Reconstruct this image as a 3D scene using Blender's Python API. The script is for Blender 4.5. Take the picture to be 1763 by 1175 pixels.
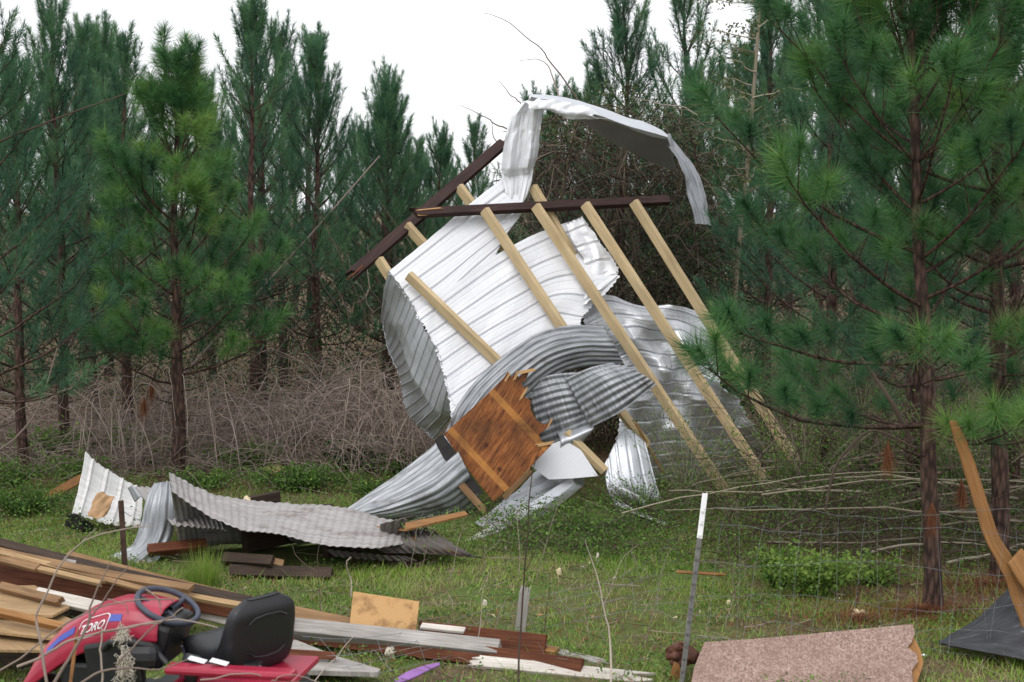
import bpy, math, random
import numpy as np
from mathutils import Vector, Matrix, noise

for o in list(bpy.data.objects):
    bpy.data.objects.remove(o)
scene = bpy.context.scene
COL = scene.collection
random.seed(7)
R = math.radians

# ------------------------------------------------------------------ camera
FPX, PW, PH, HORIZON = 2700.0, 1763.0, 1175.0, 350.0
CAM = Vector((0.0, 0.0, 3.0))
PITCH = math.atan((PH / 2 - HORIZON) / FPX)
cam_data = bpy.data.cameras.new('camera')
cam_data.sensor_width = 36.0
cam_data.lens = 36.0 * FPX / PW
cam_data.clip_start = 0.1
cam_data.clip_end = 2000.0
cam_data.dof.use_dof = True
cam_data.dof.focus_distance = 15.0
cam_data.dof.aperture_fstop = 4.0
cam = bpy.data.objects.new('camera', cam_data)
cam.location = CAM
cam.rotation_euler = (R(90) - PITCH, 0, 0)
COL.objects.link(cam)
scene.camera = cam

# ------------------------------------------------------------------ world: white overcast
SUN_EL, SUN_AZ = R(58), R(215)          # high, behind the camera to the left
world = bpy.data.worlds.new('World')
scene.world = world
world.use_nodes = True
wn, wl = world.node_tree.nodes, world.node_tree.links
wn.clear()
sky = wn.new('ShaderNodeTexSky')
sky.sky_type = 'NISHITA'
sky.sun_disc = False
sky.sun_elevation = SUN_EL
sky.sun_rotation = SUN_AZ
sky.dust_density = 6.0
sky.air_density = 1.0
hsv = wn.new('ShaderNodeHueSaturation')
hsv.inputs['Saturation'].default_value = 0.12
cloud = wn.new('ShaderNodeTexNoise')
cloud.inputs['Scale'].default_value = 2.2
cloud.inputs['Detail'].default_value = 4.0
ramp = wn.new('ShaderNodeMapRange')
ramp.inputs['From Min'].default_value = 0.3
ramp.inputs['From Max'].default_value = 0.7
ramp.inputs['To Min'].default_value = 8.6
ramp.inputs['To Max'].default_value = 9.4
comb = wn.new('ShaderNodeVectorMath'); comb.operation = 'SCALE'
comb.inputs[0].default_value = (0.985, 0.99, 1.03)
mixc = wn.new('ShaderNodeMix'); mixc.data_type = 'RGBA'
mixc.inputs['Factor'].default_value = 0.88      # cloud cover over the clear sky
bg = wn.new('ShaderNodeBackground')
bg.inputs['Strength'].default_value = 0.12
wout = wn.new('ShaderNodeOutputWorld')
wl.new(sky.outputs[0], hsv.inputs['Color'])
wl.new(cloud.outputs['Fac'], ramp.inputs['Value'])
wl.new(ramp.outputs[0], comb.inputs['Scale'])
wl.new(hsv.outputs[0], mixc.inputs['A'])
wl.new(comb.outputs[0], mixc.inputs['B'])
wl.new(mixc.outputs['Result'], bg.inputs['Color'])
wl.new(bg.outputs[0], wout.inputs[0])

sun_d = bpy.data.lights.new('sun', 'SUN')
sun_d.energy = 0.8
sun_d.angle = R(30)
sun_d.color = (1.0, 0.97, 0.93)
sun = bpy.data.objects.new('sun', sun_d)
sdir = Vector((math.sin(SUN_AZ) * math.cos(SUN_EL), math.cos(SUN_AZ) * math.cos(SUN_EL), math.sin(SUN_EL)))
sun.rotation_euler = (-sdir).to_track_quat('-Z', 'Y').to_euler()
sun.location = (0, 0, 20)
COL.objects.link(sun)

scene.cycles.max_bounces = 6
scene.cycles.diffuse_bounces = 3
scene.cycles.glossy_bounces = 3
scene.cycles.transmission_bounces = 4
scene.view_settings.view_transform = 'Standard'
scene.view_settings.look = 'None'
scene.view_settings.gamma = 1.0
scene.view_settings.use_curve_mapping = False
scene.view_settings.exposure = 0.45

# ------------------------------------------------------------------ pixel -> place
FW = Vector((0, math.cos(PITCH), -math.sin(PITCH)))
UP = Vector((0, math.sin(PITCH), math.cos(PITCH)))
RT = Vector((1, 0, 0))


def ray(px, py):
    return FW + RT * ((px - PW / 2) / FPX) + UP * ((PH / 2 - py) / FPX)


def P(px, py, d):
    r = ray(px, py)
    return CAM + r * (d / r.y)


def G(px, py, h=0.0):
    r = ray(px, py)
    return CAM + r * ((h - CAM.z) / r.z)


# ------------------------------------------------------------------ scene helpers
def empty(name, loc, rz=0.0):
    o = bpy.data.objects.new(name, None)
    o.location = loc
    o.rotation_euler = (0, 0, rz)
    o.empty_display_size = 0.2
    COL.objects.link(o)
    return o


def tag(o, label=None, cat=None, group=None, kind=None):
    if label: o['label'] = label
    if cat: o['category'] = cat
    if group: o['group'] = group
    if kind: o['kind'] = kind
    return o


def link(name, me, parent=None, world_space=True):
    o = bpy.data.objects.new(name, me)
    COL.objects.link(o)
    if parent is not None:
        o.parent = parent
    return o


def mesh_obj(name, verts, faces, mat, parent=None, smooth=False, uv=None, world_space=True, origin=None):
    """verts in world space unless world_space is False; stored relative to the parent (or to origin)"""
    V = [Vector(v) for v in verts]
    if world_space:
        off = parent.location if parent is not None and parent.type == 'EMPTY' else None
        if off is None and parent is not None and parent.parent is not None:
            off = parent.parent.location
        if off is None:
            if origin is None and V:
                origin = Vector((sum(v.x for v in V) / len(V), sum(v.y for v in V) / len(V), min(v.z for v in V)))
            off = origin
        if parent is not None and parent.type != 'EMPTY' and parent.parent is None:
            off = parent.location
        V = [v - off for v in V]
    me = bpy.data.meshes.new(name)
    me.from_pydata([tuple(v) for v in V], [], faces)
    if uv is not None:
        ul = me.uv_layers.new(name='UVMap')
        for lp in me.loops:
            ul.data[lp.index].uv = uv[lp.vertex_index]
    me.materials.append(mat)
    if smooth:
        me.polygons.foreach_set('use_smooth', [True] * len(me.polygons))
    me.update()
    o = link(name, me, parent)
    if parent is None and world_space:
        o.location = off
    return o


def np_mesh(name, V, F, mats, tint=None, mat_idx=None, smooth=False):
    """V (n,3) float, F (m,k) int with a single k"""
    me = bpy.data.meshes.new(name)
    n, m, k = len(V), len(F), F.shape[1]
    me.vertices.add(n)
    me.vertices.foreach_set('co', np.ascontiguousarray(V, dtype=np.float32).ravel())
    me.loops.add(m * k)
    me.loops.foreach_set('vertex_index', np.ascontiguousarray(F, dtype=np.int32).ravel())
    me.polygons.add(m)
    me.polygons.foreach_set('loop_start', np.arange(0, m * k, k, dtype=np.int32))
    if mat_idx is not None:
        me.polygons.foreach_set('material_index', mat_idx.astype(np.int32))
    if smooth:
        me.polygons.foreach_set('use_smooth', np.ones(m, dtype=bool))
    for mt in mats:
        me.materials.append(mt)
    if tint is not None:
        a = me.attributes.new('tint', 'FLOAT', 'POINT')
        a.data.foreach_set('value', np.ascontiguousarray(tint, dtype=np.float32))
    me.update(calc_edges=True)
    return me


def catmull(pts, n, smooth=True):
    pts = np.asarray(pts, dtype=float)
    m = len(pts)
    t = np.linspace(0, m - 1, n)
    i = np.clip(t.astype(int), 0, m - 2)
    f = (t - i).reshape((-1,) + (1,) * (pts.ndim - 1))
    p1, p2 = pts[i], pts[i + 1]
    if not smooth or m < 3:
        return p1 + (p2 - p1) * f
    p0 = np.where((i > 0).reshape(f.shape), pts[np.maximum(i - 1, 0)], 2 * p1 - p2)
    p3 = np.where((i < m - 2).reshape(f.shape), pts[np.minimum(i + 2, m - 1)], 2 * p2 - p1)
    return 0.5 * (2 * p1 + (p2 - p0) * f + (2 * p0 - 5 * p1 + 4 * p2 - p3) * f ** 2 + (3 * p1 - p0 - 3 * p2 + p3) * f ** 3)


def grid_faces(nu, nv):
    return [(i * nv + j, i * nv + j + 1, (i + 1) * nv + j + 1, (i + 1) * nv + j) for i in range(nu - 1) for j in range(nv - 1)]


def rib_corr(s):
    return 0.009 * np.sin(2 * np.pi * s / 0.068)


def rib_panel(s):
    p = 0.215
    x = np.abs(((s / p) % 1.0) - 0.5) * p
    return -0.019 * np.clip((0.017 - x) / 0.008, 0, 1) - 0.0022 * np.clip((0.007 - np.abs(x - 0.06)) / 0.004, 0, 1)


def sheet(name, ctrl, mat, parent=None, nu=40, nv=40, rib=None, across='v', su=True, sv=True, crumple=0.0, cscale=2.0,
          thick=0.003, jag=0.0, seed=0, flip=1.0, facet=None):
    """ctrl: list of rows (u) of points (v), each a Vector. Ribs repeat along the 'across' direction."""
    A = np.array([[tuple(p) for p in row] for row in ctrl], dtype=float)
    B = catmull(A, nu, su)
    B = np.swapaxes(catmull(np.swapaxes(B, 0, 1), nv, sv), 0, 1)
    du = np.gradient(B, axis=0); dv = np.gradient(B, axis=1)
    N = np.cross(du, dv)
    N /= np.linalg.norm(N, axis=2, keepdims=True) + 1e-9
    lu = np.concatenate([np.zeros((1, nv)), np.cumsum(np.linalg.norm(np.diff(B, axis=0), axis=2), axis=0)])
    lv = np.concatenate([np.zeros((nu, 1)), np.cumsum(np.linalg.norm(np.diff(B, axis=1), axis=2), axis=1)], axis=1)
    s = (lv.mean(axis=0)[None, :] * np.ones((nu, 1))) if across == 'v' else (lu.mean(axis=1)[:, None] * np.ones((1, nv)))
    D = np.zeros((nu, nv))
    if rib is not None:
        D += rib(s) * flip
    if crumple:
        for i in range(nu):
            for j in range(nv):
                p = Vector(B[i, j]) * cscale + Vector((seed * 7.3, 0, 0))
                D[i, j] += crumple * (noise.noise(p) + 0.5 * abs(noise.noise(p * 2.3)) * 2 - 0.3)
    if facet:
        amp, cu_, cv_ = facet
        rf = np.random.RandomState(seed + 500)
        K = (rf.rand(cu_ + 1, cv_ + 1) - 0.5) * 2 * amp
        gu = np.linspace(0, cu_, nu); gw = np.linspace(0, cv_, nv)
        iu = np.minimum(gu.astype(int), cu_ - 1); iw = np.minimum(gw.astype(int), cv_ - 1)
        fu = (gu - iu)[:, None] * np.ones((1, nv)); fw = (gw - iw)[None, :] * np.ones((nu, 1))
        k00, k10, k01, k11 = K[np.ix_(iu, iw)], K[np.ix_(iu + 1, iw)], K[np.ix_(iu, iw + 1)], K[np.ix_(iu + 1, iw + 1)]
        lowt = fu + fw < 1
        D += np.where(lowt, k00 + (k10 - k00) * fu + (k01 - k00) * fw, k11 + (k01 - k11) * (1 - fu) + (k10 - k11) * (1 - fw))
    if jag:
        for j in range(nv):
            e0 = noise.noise(Vector((j * 0.35, seed, 1.7))) * jag
            e1 = noise.noise(Vector((j * 0.35, seed, 9.7))) * jag
            B[0, j] += du[0, j] * e0
            B[-1, j] += du[-1, j] * e1
        for i in range(nu):
            B[i, 0] += dv[i, 0] * noise.noise(Vector((i * 0.35, seed, 4.7))) * jag
            B[i, -1] += dv[i, -1] * noise.noise(Vector((i * 0.35, seed, 6.7))) * jag
    B = B + N * D[:, :, None]
    uv = list(zip(lu.mean(axis=1).repeat(nv), np.tile(lv.mean(axis=0), nu)))
    o = mesh_obj(name, B.reshape(-1, 3), grid_faces(nu, nv), mat, parent, facet is None, uv)
    md = o.modifiers.new('thickness', 'SOLIDIFY')
    md.thickness = thick; md.offset = 0.0
    return o


def board(name, p0, p1, w, t, hint, mat, parent=None, jag0=0.0, jag1=0.0, seed=0, strips=7, bend=0.0, bevel=0.003):
    """a plank from p0 to p1: width w, thickness t, broad face towards hint; torn ends with jag0/jag1"""
    p0, p1 = Vector(p0), Vector(p1)
    a = (p1 - p0); L = a.length; a.normalize()
    n = Vector(hint); n = (n - a * n.dot(a)).normalized()
    s = a.cross(n)
    rnd = random.Random(seed + int(L * 1000))
    e0 = [-rnd.random() * jag0 for _ in range(strips + 1)] if jag0 else [0, 0]
    e1 = [rnd.random() * jag1 for _ in range(strips + 1)] if jag1 else [0, 0]
    NB = 7 if bend else 0
    out = []
    for k, e in enumerate(e0):
        out.append((e, -w / 2 + w * k / (len(e0) - 1)))
    out += [(L * k / (NB + 1), w / 2) for k in range(1, NB + 1)]
    for k, e in enumerate(e1):
        out.append((L + e, w / 2 - w * k / (len(e1) - 1)))
    out += [(L * k / (NB + 1), -w / 2) for k in range(NB, 0, -1)]
    V, uv = [], []
    for h in (-t / 2, t / 2):
        for (x, y) in out:
            b = bend * 4 * (x / L) * (1 - x / L) if bend else 0
            V.append(p0 + a * x + s * y + n * (h + b)); uv.append((x + seed * 1.37, y + h * 1.5 + seed * 0.71))
    m = len(out)
    if NB:
        # strips of quads so that a bent face stays clean
        F = []
        c0 = len(e0) - 1
        top = list(range(c0, c0 + NB + 2)); bot = [0] + list(range(m - 1, m - 1 - NB, -1)) + [c0 + NB + len(e1)]
        for q in range(NB + 1):
            ln = (bot[q], bot[q + 1], top[q + 1], top[q])
            F.append(tuple(m + i for i in ln)); F.append(tuple(reversed(ln)))
        if len(e0) > 2:
            F.append(tuple(m + i for i in range(0, c0 + 1))[::-1]); F.append(tuple(range(0, c0 + 1)))
        if len(e1) > 2:
            rr = list(range(c0 + NB + 1, c0 + NB + 1 + len(e1)))
            F.append(tuple(m + i for i in rr)[::-1]); F.append(tuple(rr))
    else:
        F = [tuple(range(m))[::-1], tuple(range(m, 2 * m))]
    for k in range(m):
        F.append((k, (k + 1) % m, m + (k + 1) % m, m + k))
    o = mesh_obj(name, V, F, mat, parent, False, uv)
    if bevel and not NB:
        md = o.modifiers.new('edge', 'BEVEL'); md.width = bevel; md.segments = 1; md.limit_method = 'ANGLE'; md.angle_limit = R(60)
    return o


def slab(name, pts, t, mat, parent=None, axis=None, bevel=0.0):
    """a flat piece with a traced outline (world points), real thickness t behind its face"""
    pts = [Vector(p) for p in pts]
    c = sum(pts, Vector()) / len(pts)
    n = Vector()
    for i in range(len(pts)):
        n += (pts[i] - c).cross(pts[(i + 1) % len(pts)] - c)
    n.normalize()
    if n.dot(CAM - c) < 0:
        n = -n
    pts = [p - n * (p - c).dot(n) for p in pts]
    ax = (Vector(axis) if axis is not None else pts[1] - pts[0])
    ax = (ax - n * ax.dot(n)).normalized(); ay = n.cross(ax)
    m = len(pts)
    V = pts + [p - n * t for p in pts]
    uv = [((p - c).dot(ax), (p - c).dot(ay)) for p in V]
    F = [tuple(range(m)), tuple(range(m, 2 * m))[::-1]] + [(i, m + i, m + (i + 1) % m, (i + 1) % m) for i in range(m)]
    o = mesh_obj(name, V, F, mat, parent, False, uv)
    if bevel:
        md = o.modifiers.new('edge', 'BEVEL'); md.width = bevel; md.segments = 2; md.limit_method = 'ANGLE'
    return o


def box(name, c, size, mat, parent=None, rot=None, bevel=0.0, world_space=True, seg=2):
    c = Vector(c); M = rot if rot is not None else Matrix.Identity(3)
    V = [c + M @ Vector((sx * size[0] / 2, sy * size[1] / 2, sz * size[2] / 2)) for sx in (-1, 1) for sy in (-1, 1) for sz in (-1, 1)]
    F = [(0, 1, 3, 2), (4, 6, 7, 5), (0, 4, 5, 1), (2, 3, 7, 6), (0, 2, 6, 4), (1, 5, 7, 3)]
    o = mesh_obj(name, V, F, mat, parent, False, None, world_space)
    if bevel:
        md = o.modifiers.new('edge', 'BEVEL'); md.width = bevel; md.segments = seg
    return o


def tubes_np(paths, sides=3):
    """paths: list of (pts (k,3), radii (k,)) -> V, F(quads), id per vertex"""
    Vs, Fs, ids, base = [], [], [], 0
    ang = np.arange(sides) * 2 * np.pi / sides
    for q, (p, r) in enumerate(paths):
        p = np.asarray(p, float); k = len(p)
        r = np.broadcast_to(np.asarray(r, float), (k,))
        t = np.gradient(p, axis=0); t /= np.linalg.norm(t, axis=1, keepdims=True) + 1e-9
        ref = np.array([0.0, 0.0, 1.0]) if abs(t[:, 2].mean()) < 0.8 else np.array([1.0, 0.0, 0.0])
        a = np.cross(t, ref); a /= np.linalg.norm(a, axis=1, keepdims=True) + 1e-9
        b = np.cross(t, a)
        ring = p[:, None, :] + r[:, None, None] * (a[:, None, :] * np.cos(ang)[None, :, None] + b[:, None, :] * np.sin(ang)[None, :, None])
        Vs.append(ring.reshape(-1, 3))
        i = np.arange(k - 1)[:, None] * sides; j = np.arange(sides)[None, :]; j2 = (j + 1) % sides
        Fs.append((np.stack([i + j, i + j2, i + sides + j2, i + sides + j], axis=-1).reshape(-1, 4)) + base)
        base += k * sides
        ids.append(np.full(k * sides, q))
    return np.concatenate(Vs), np.concatenate(Fs), np.concatenate(ids)


def tube_obj(name, pts, r, mat, parent=None, sides=8, world_space=True, smooth=True, cap=True):
    pts = [Vector(p) for p in pts]
    V, F, _ = tubes_np([(np.array([tuple(p) for p in pts]), r)], sides)
    F = [tuple(f) for f in F.tolist()]
    if cap:
        n = len(V)
        F.append(tuple(range(sides))); F.append(tuple(range(n - sides, n))[::-1])
    return mesh_obj(name, V, F, mat, parent, smooth, None, world_space)


# ------------------------------------------------------------------ materials
class NT:
    def __init__(self, name):
        self.m = bpy.data.materials.new(name); self.m.use_nodes = True
        self.n, self.l = self.m.node_tree.nodes, self.m.node_tree.links
        self.b = self.n['Principled BSDF']

    def node(self, t, **kw):
        x = self.n.new(t)
        for k, v in kw.items():
            if hasattr(x, k): setattr(x, k, v)
            else: x.inputs[k].default_value = v
        return x

    def coord(self, kind='UV', scale=(1, 1, 1), rot=(0, 0, 0)):
        tc = self.n.new('ShaderNodeTexCoord'); mp = self.n.new('ShaderNodeMapping')
        mp.inputs['Scale'].default_value = scale
        if any(rot):
            m0 = self.n.new('ShaderNodeMapping'); m0.inputs['Rotation'].default_value = rot
            self.l.new(tc.outputs[kind], m0.inputs['Vector']); self.l.new(m0.outputs[0], mp.inputs['Vector'])
        else:
            self.l.new(tc.outputs[kind], mp.inputs['Vector'])
        return mp.outputs[0]

    def noise(self, co, scale=5.0, detail=4.0, rough=0.55, dist=0.0):
        x = self.node('ShaderNodeTexNoise', Scale=scale, Detail=detail, Roughness=rough, Distortion=dist)
        self.l.new(co, x.inputs['Vector'])
        return x.outputs['Fac']

    def ramp(self, fac, stops):
        r = self.n.new('ShaderNodeValToRGB'); e = r.color_ramp.elements
        while len(e) < len(stops): e.new(0.5)
        for k, (p, c) in enumerate(stops):
            e[k].position = p; e[k].color = (c if isinstance(c, tuple) else (c, c, c)) + (1.0,)
        self.l.new(fac, r.inputs['Fac'])
        return r.outputs['Color']

    def mix(self, fac, a, b, blend='MIX'):
        x = self.n.new('ShaderNodeMix'); x.data_type = 'RGBA'; x.blend_type = blend
        for sock, v in (('Factor', fac), ('A', a), ('B', b)):
            if isinstance(v, (int, float)): x.inputs[sock].default_value = v
            elif isinstance(v, tuple): x.inputs[sock].default_value = v + (1.0,)
            else: self.l.new(v, x.inputs[sock])
        return x.outputs['Result']

    def bump(self, h, strength=0.3, dist=0.01):
        x = self.node('ShaderNodeBump', Strength=strength, Distance=dist)
        self.l.new(h, x.inputs['Height']); self.l.new(x.outputs[0], self.b.inputs['Normal'])

    def set(self, color=None, rough=None, metal=None, spec=None):
        for k, v in (('Base Color', color), ('Roughness', rough), ('Metallic', metal), ('Specular IOR Level', spec)):
            if v is None: continue
            if isinstance(v, (int, float)): self.b.inputs[k].default_value = v
            elif isinstance(v, tuple): self.b.inputs[k].default_value = v + (1.0,)
            else: self.l.new(v, self.b.inputs[k])
        return self.m


def m_wood(name, c0, c1, c2, grain=1.0, rough=0.75, knots=None):
    t = NT(name)
    co = t.coord('UV', (1.2, 26 * grain, 1))
    g = t.noise(co, 3.0, 6, 0.62, 0.6)
    col = t.ramp(g, [(0.28, c0), (0.52, c1), (0.74, c2)])
    st = t.noise(t.coord('UV', (1.3, 5, 1)), 1.4, 3)
    col = t.mix(t.ramp(st, [(0.35, 0.0), (0.75, 0.55)]), col, tuple(x * 0.55 for x in c0))
    if knots:
        v = t.node('ShaderNodeTexVoronoi', Scale=1.0); t.l.new(t.coord('UV', (2.3, 9, 1)), v.inputs['Vector'])
        col = t.mix(t.ramp(v.outputs['Distance'], [(0.05, 1.0), (0.13, 0.0)]), col, knots)
    t.bump(g, 0.35, 0.004)
    return t.set(col, rough, spec=0.25)


def m_metal(name, light, dark, metal, rough, streak=(1.5, 30, 1), rust=0.0, rustcol=(0.10, 0.045, 0.02)):
    t = NT(name)
    g = t.noise(t.coord('UV', streak), 1.5, 5, 0.6)
    col = t.mix(t.ramp(g, [(0.3, 0.0), (0.7, 1.0)]), dark, light)
    if rust:
        r = t.noise(t.coord('UV', (1.6, 3.0, 1)), 1.8, 6, 0.65, 0.4)
        col = t.mix(t.ramp(r, [(0.62 - rust * 0.3, 0.0), (0.78 - rust * 0.3, 0.85)]), col, rustcol)
    t.bump(t.noise(t.coord('Object', (1, 1, 1)), 14.0, 3), 0.06, 0.01)
    rr = t.ramp(t.noise(t.coord('Object', (1, 1, 1)), 5.0, 3), [(0.3, rough - 0.08), (0.7, rough + 0.1)])
    return t.set(col, rr, metal)


def m_flat(name, col, rough=0.6, metal=0.0, var=0.25, scale=12.0, bump=0.1):
    t = NT(name)
    g = t.noise(t.coord('Object'), scale, 5, 0.6)
    c = t.mix(t.ramp(g, [(0.3, 0.0), (0.7, 1.0)]), tuple(x * (1 - var) for x in col), tuple(min(1.0, x * (1 + var)) for x in col))
    if bump: t.bump(g, bump, 0.01)
    return t.set(c, rough, metal)


def m_plant(name, stops, rough=0.55, trans=0.35, spec=0.3):
    """colour by each piece's own tint value, thin leaves let light through"""
    t = NT(name)
    a = t.node('ShaderNodeAttribute', attribute_name='tint')
    col = t.ramp(a.outputs['Fac'], stops)
    t.set(col, rough, 0.0, spec)
    if trans:
        tr = t.n.new('ShaderNodeBsdfTranslucent'); t.l.new(col, tr.inputs['Color'])
        mx = t.n.new('ShaderNodeMixShader'); mx.inputs[0].default_value = trans
        t.l.new(t.b.outputs[0], mx.inputs[1]); t.l.new(tr.outputs[0], mx.inputs[2])
        t.l.new(mx.outputs[0], t.n['Material Output'].inputs['Surface'])
    return t.m


M = {}
M['panel'] = m_metal('white_steel', (0.74, 0.75, 0.775), (0.68, 0.69, 0.72), 0.15, 0.42)
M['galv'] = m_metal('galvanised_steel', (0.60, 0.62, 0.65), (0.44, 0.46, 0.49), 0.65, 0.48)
M['bright'] = m_metal('bright_steel', (0.74, 0.76, 0.79), (0.58, 0.60, 0.64), 0.42, 0.40)
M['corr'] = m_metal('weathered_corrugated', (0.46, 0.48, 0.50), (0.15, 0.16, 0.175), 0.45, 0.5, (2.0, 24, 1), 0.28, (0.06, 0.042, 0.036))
M['corr_flat'] = m_metal('dusty_corrugated', (0.42, 0.40, 0.39), (0.24, 0.225, 0.215), 0.15, 0.62, (2.0, 24, 1), 0.25, (0.10, 0.065, 0.045))
M['corr_dark'] = m_metal('dark_corrugated', (0.14, 0.12, 0.11), (0.05, 0.042, 0.038), 0.2, 0.65, (2.0, 20, 1), 0.3)
M['old_white'] = m_metal('old_white_steel', (0.74, 0.74, 0.73), (0.50, 0.49, 0.47), 0.1, 0.5, (1.5, 14, 1), 0.12, (0.22, 0.16, 0.11))
M['stud'] = m_wood('new_pine', (0.46, 0.33, 0.17), (0.60, 0.465, 0.275), (0.68, 0.55, 0.36), knots=(0.20, 0.08, 0.03))
M['creosote'] = m_wood('dark_plate_wood', (0.020, 0.011, 0.010), (0.045, 0.024, 0.021), (0.10, 0.055, 0.045))
M['redbrown'] = m_wood('red_brown_wood', (0.065, 0.020, 0.010), (0.15, 0.050, 0.024), (0.22, 0.085, 0.042))
M['oldtan'] = m_wood('old_tan_plank', (0.13, 0.072, 0.034), (0.27, 0.16, 0.078), (0.40, 0.26, 0.14), 1.4)
M['paleply'] = m_wood('pale_plywood', (0.24, 0.145, 0.07), (0.39, 0.26, 0.135), (0.50, 0.355, 0.20), 0.9)
M['fresh'] = m_wood('fresh_split_wood', (0.20, 0.088, 0.028), (0.33, 0.165, 0.060), (0.42, 0.245, 0.10), 1.6)
M['grey_wood'] = m_wood('grey_weathered_wood', (0.22, 0.20, 0.18), (0.38, 0.355, 0.33), (0.52, 0.50, 0.47), 1.2)
M['white_wood'] = m_wood('peeling_white_wood', (0.40, 0.355, 0.30), (0.60, 0.56, 0.50), (0.72, 0.69, 0.64), 1.0)
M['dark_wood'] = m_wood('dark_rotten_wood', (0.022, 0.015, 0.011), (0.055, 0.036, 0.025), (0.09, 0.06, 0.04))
M['splinter'] = m_wood('torn_wood', (0.42, 0.22, 0.09), (0.60, 0.37, 0.17), (0.74, 0.52, 0.28), 1.6)
M['tar'] = m_flat('tar_paper', (0.022, 0.019, 0.019), 0.85, 0, 0.4, 18, 0.3)


def m_orange_ply():
    t = NT('orange_plywood')
    g = t.noise(t.coord('UV', (1.6, 16, 1), (0, 0, R(-14))), 2.6, 8, 0.72, 0.8)
    col = t.ramp(g, [(0.34, (0.055, 0.018, 0.008)), (0.46, (0.20, 0.066, 0.020)), (0.56, (0.31, 0.115, 0.034)), (0.72, (0.44, 0.19, 0.065))])
    # clean bands where rafters covered the board
    sep = t.n.new('ShaderNodeSeparateXYZ'); t.l.new(t.coord('UV'), sep.inputs[0])
    w = t.node('ShaderNodeMath', operation='PINGPONG'); w.inputs[1].default_value = 0.27
    ad = t.node('ShaderNodeMath', operation='ADD'); ad.inputs[1].default_value = 1.08 - 0.035
    t.l.new(sep.outputs['X'], ad.inputs[0]); t.l.new(ad.outputs[0], w.inputs[0])
    bandv = t.ramp(w.outputs[0], [(0.026, 0.9), (0.036, 0.0)])
    band = t.mix(bandv, (0.0, 0.0, 0.0), t.ramp(t.noise(t.coord('UV'), 6, 3), [(0.35, 0.5), (0.6, 1.0)]))
    col = t.mix(band, col, (0.52, 0.235, 0.06))
    v = t.node('ShaderNodeTexVoronoi', Scale=1.0); t.l.new(t.coord('UV', (5, 5, 1)), v.inputs['Vector'])
    col = t.mix(t.ramp(v.outputs['Distance'], [(0.06, 0.9), (0.17, 0.0)]), col, (0.05, 0.014, 0.008))
    st = t.noise(t.coord('UV', (1, 1, 1)), 3.1, 5, 0.6)
    col = t.mix(t.ramp(st, [(0.44, 0.0), (0.66, 0.8)]), col, (0.060, 0.026, 0.013))
    t.bump(g, 0.4, 0.005)
    return t.set(col, 0.72, spec=0.25)


def m_osb():
    t = NT('strand_board')
    cols = []
    for k, (rot, sc) in enumerate(((0, (120, 24, 1)), (62, (130, 27, 1)), (121, (125, 22, 1)))):
        v = t.node('ShaderNodeTexVoronoi', Scale=1.0); t.l.new(t.coord('UV', sc, (0, 0, R(rot + 15))), v.inputs['Vector'])
        cols.append(v.outputs['Color'])
    pick = t.noise(t.coord('UV', (1, 1, 1)), 48.0, 1)
    m1 = t.mix(t.ramp(pick, [(0.455, 0.0), (0.46, 1.0)]), cols[0], cols[1])
    m2 = t.mix(t.ramp(pick, [(0.54, 0.0), (0.545, 1.0)]), m1, cols[2])
    bw = t.n.new('ShaderNodeRGBToBW'); t.l.new(m2, bw.inputs[0])
    col = t.ramp(bw.outputs[0], [(0.20, (0.20, 0.128, 0.105)), (0.5, (0.295, 0.198, 0.165)), (0.80, (0.41, 0.305, 0.255))])
    st = t.noise(t.coord('UV'), 2.4, 4)
    col = t.mix(t.ramp(st, [(0.4, 0.0), (0.75, 0.5)]), col, (0.20, 0.125, 0.10))
    t.bump(bw.outputs[0], 0.35, 0.004)
    return t.set(col, 0.75, spec=0.25)


M['ply'] = m_orange_ply()
M['osb'] = m_osb()
t_ = NT('stained_particle_board')
g_ = t_.noise(t_.coord('UV', (1, 1, 1)), 7.0, 6, 0.65)
c_ = t_.ramp(t_.noise(t_.coord('UV', (60, 60, 1)), 3, 3), [(0.3, (0.40, 0.225, 0.085)), (0.7, (0.55, 0.34, 0.15))])
M['particle'] = t_.set(t_.mix(t_.ramp(g_, [(0.50, 0.0), (0.66, 0.8)]), c_, (0.16, 0.075, 0.028)), 0.7, spec=0.3)
t_ = NT('black_shingle')
g_ = t_.noise(t_.coord('UV', (1, 3, 1)), 4, 6, 0.65)
M['shingle'] = t_.set(t_.ramp(g_, [(0.35, (0.020, 0.021, 0.024)), (0.60, (0.050, 0.052, 0.058)), (0.70, (0.17, 0.18, 0.19))]), 0.65)
t_ = NT('pine_bark')
v_ = t_.node('ShaderNodeTexVoronoi', Scale=1.0); t_.l.new(t_.coord('Object', (34, 34, 9)), v_.inputs['Vector'])
c_ = t_.ramp(v_.outputs['Distance'], [(0.15, (0.150, 0.092, 0.072)), (0.42, (0.085, 0.050, 0.040)), (0.66, (0.016, 0.010, 0.009))])
t_.bump(v_.outputs['Distance'], -0.9, 0.02)
M['bark'] = t_.set(t_.mix(0.35, c_, t_.ramp(t_.noise(t_.coord('Object'), 6, 4), [(0.3, (0.03, 0.02, 0.017)), (0.7, (0.15, 0.10, 0.08))])), 0.9, spec=0.15)
M['twig'] = m_plant('dead_stems', [(0.0, (0.09, 0.062, 0.050)), (0.5, (0.24, 0.185, 0.155)), (1.0, (0.42, 0.35, 0.30))], 0.8, 0.0, 0.2)
M['darktwig'] = m_plant('dark_stems', [(0.0, (0.028, 0.019, 0.014)), (0.6, (0.085, 0.062, 0.047)), (1.0, (0.20, 0.16, 0.125))], 0.85, 0.0, 0.2)
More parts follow.
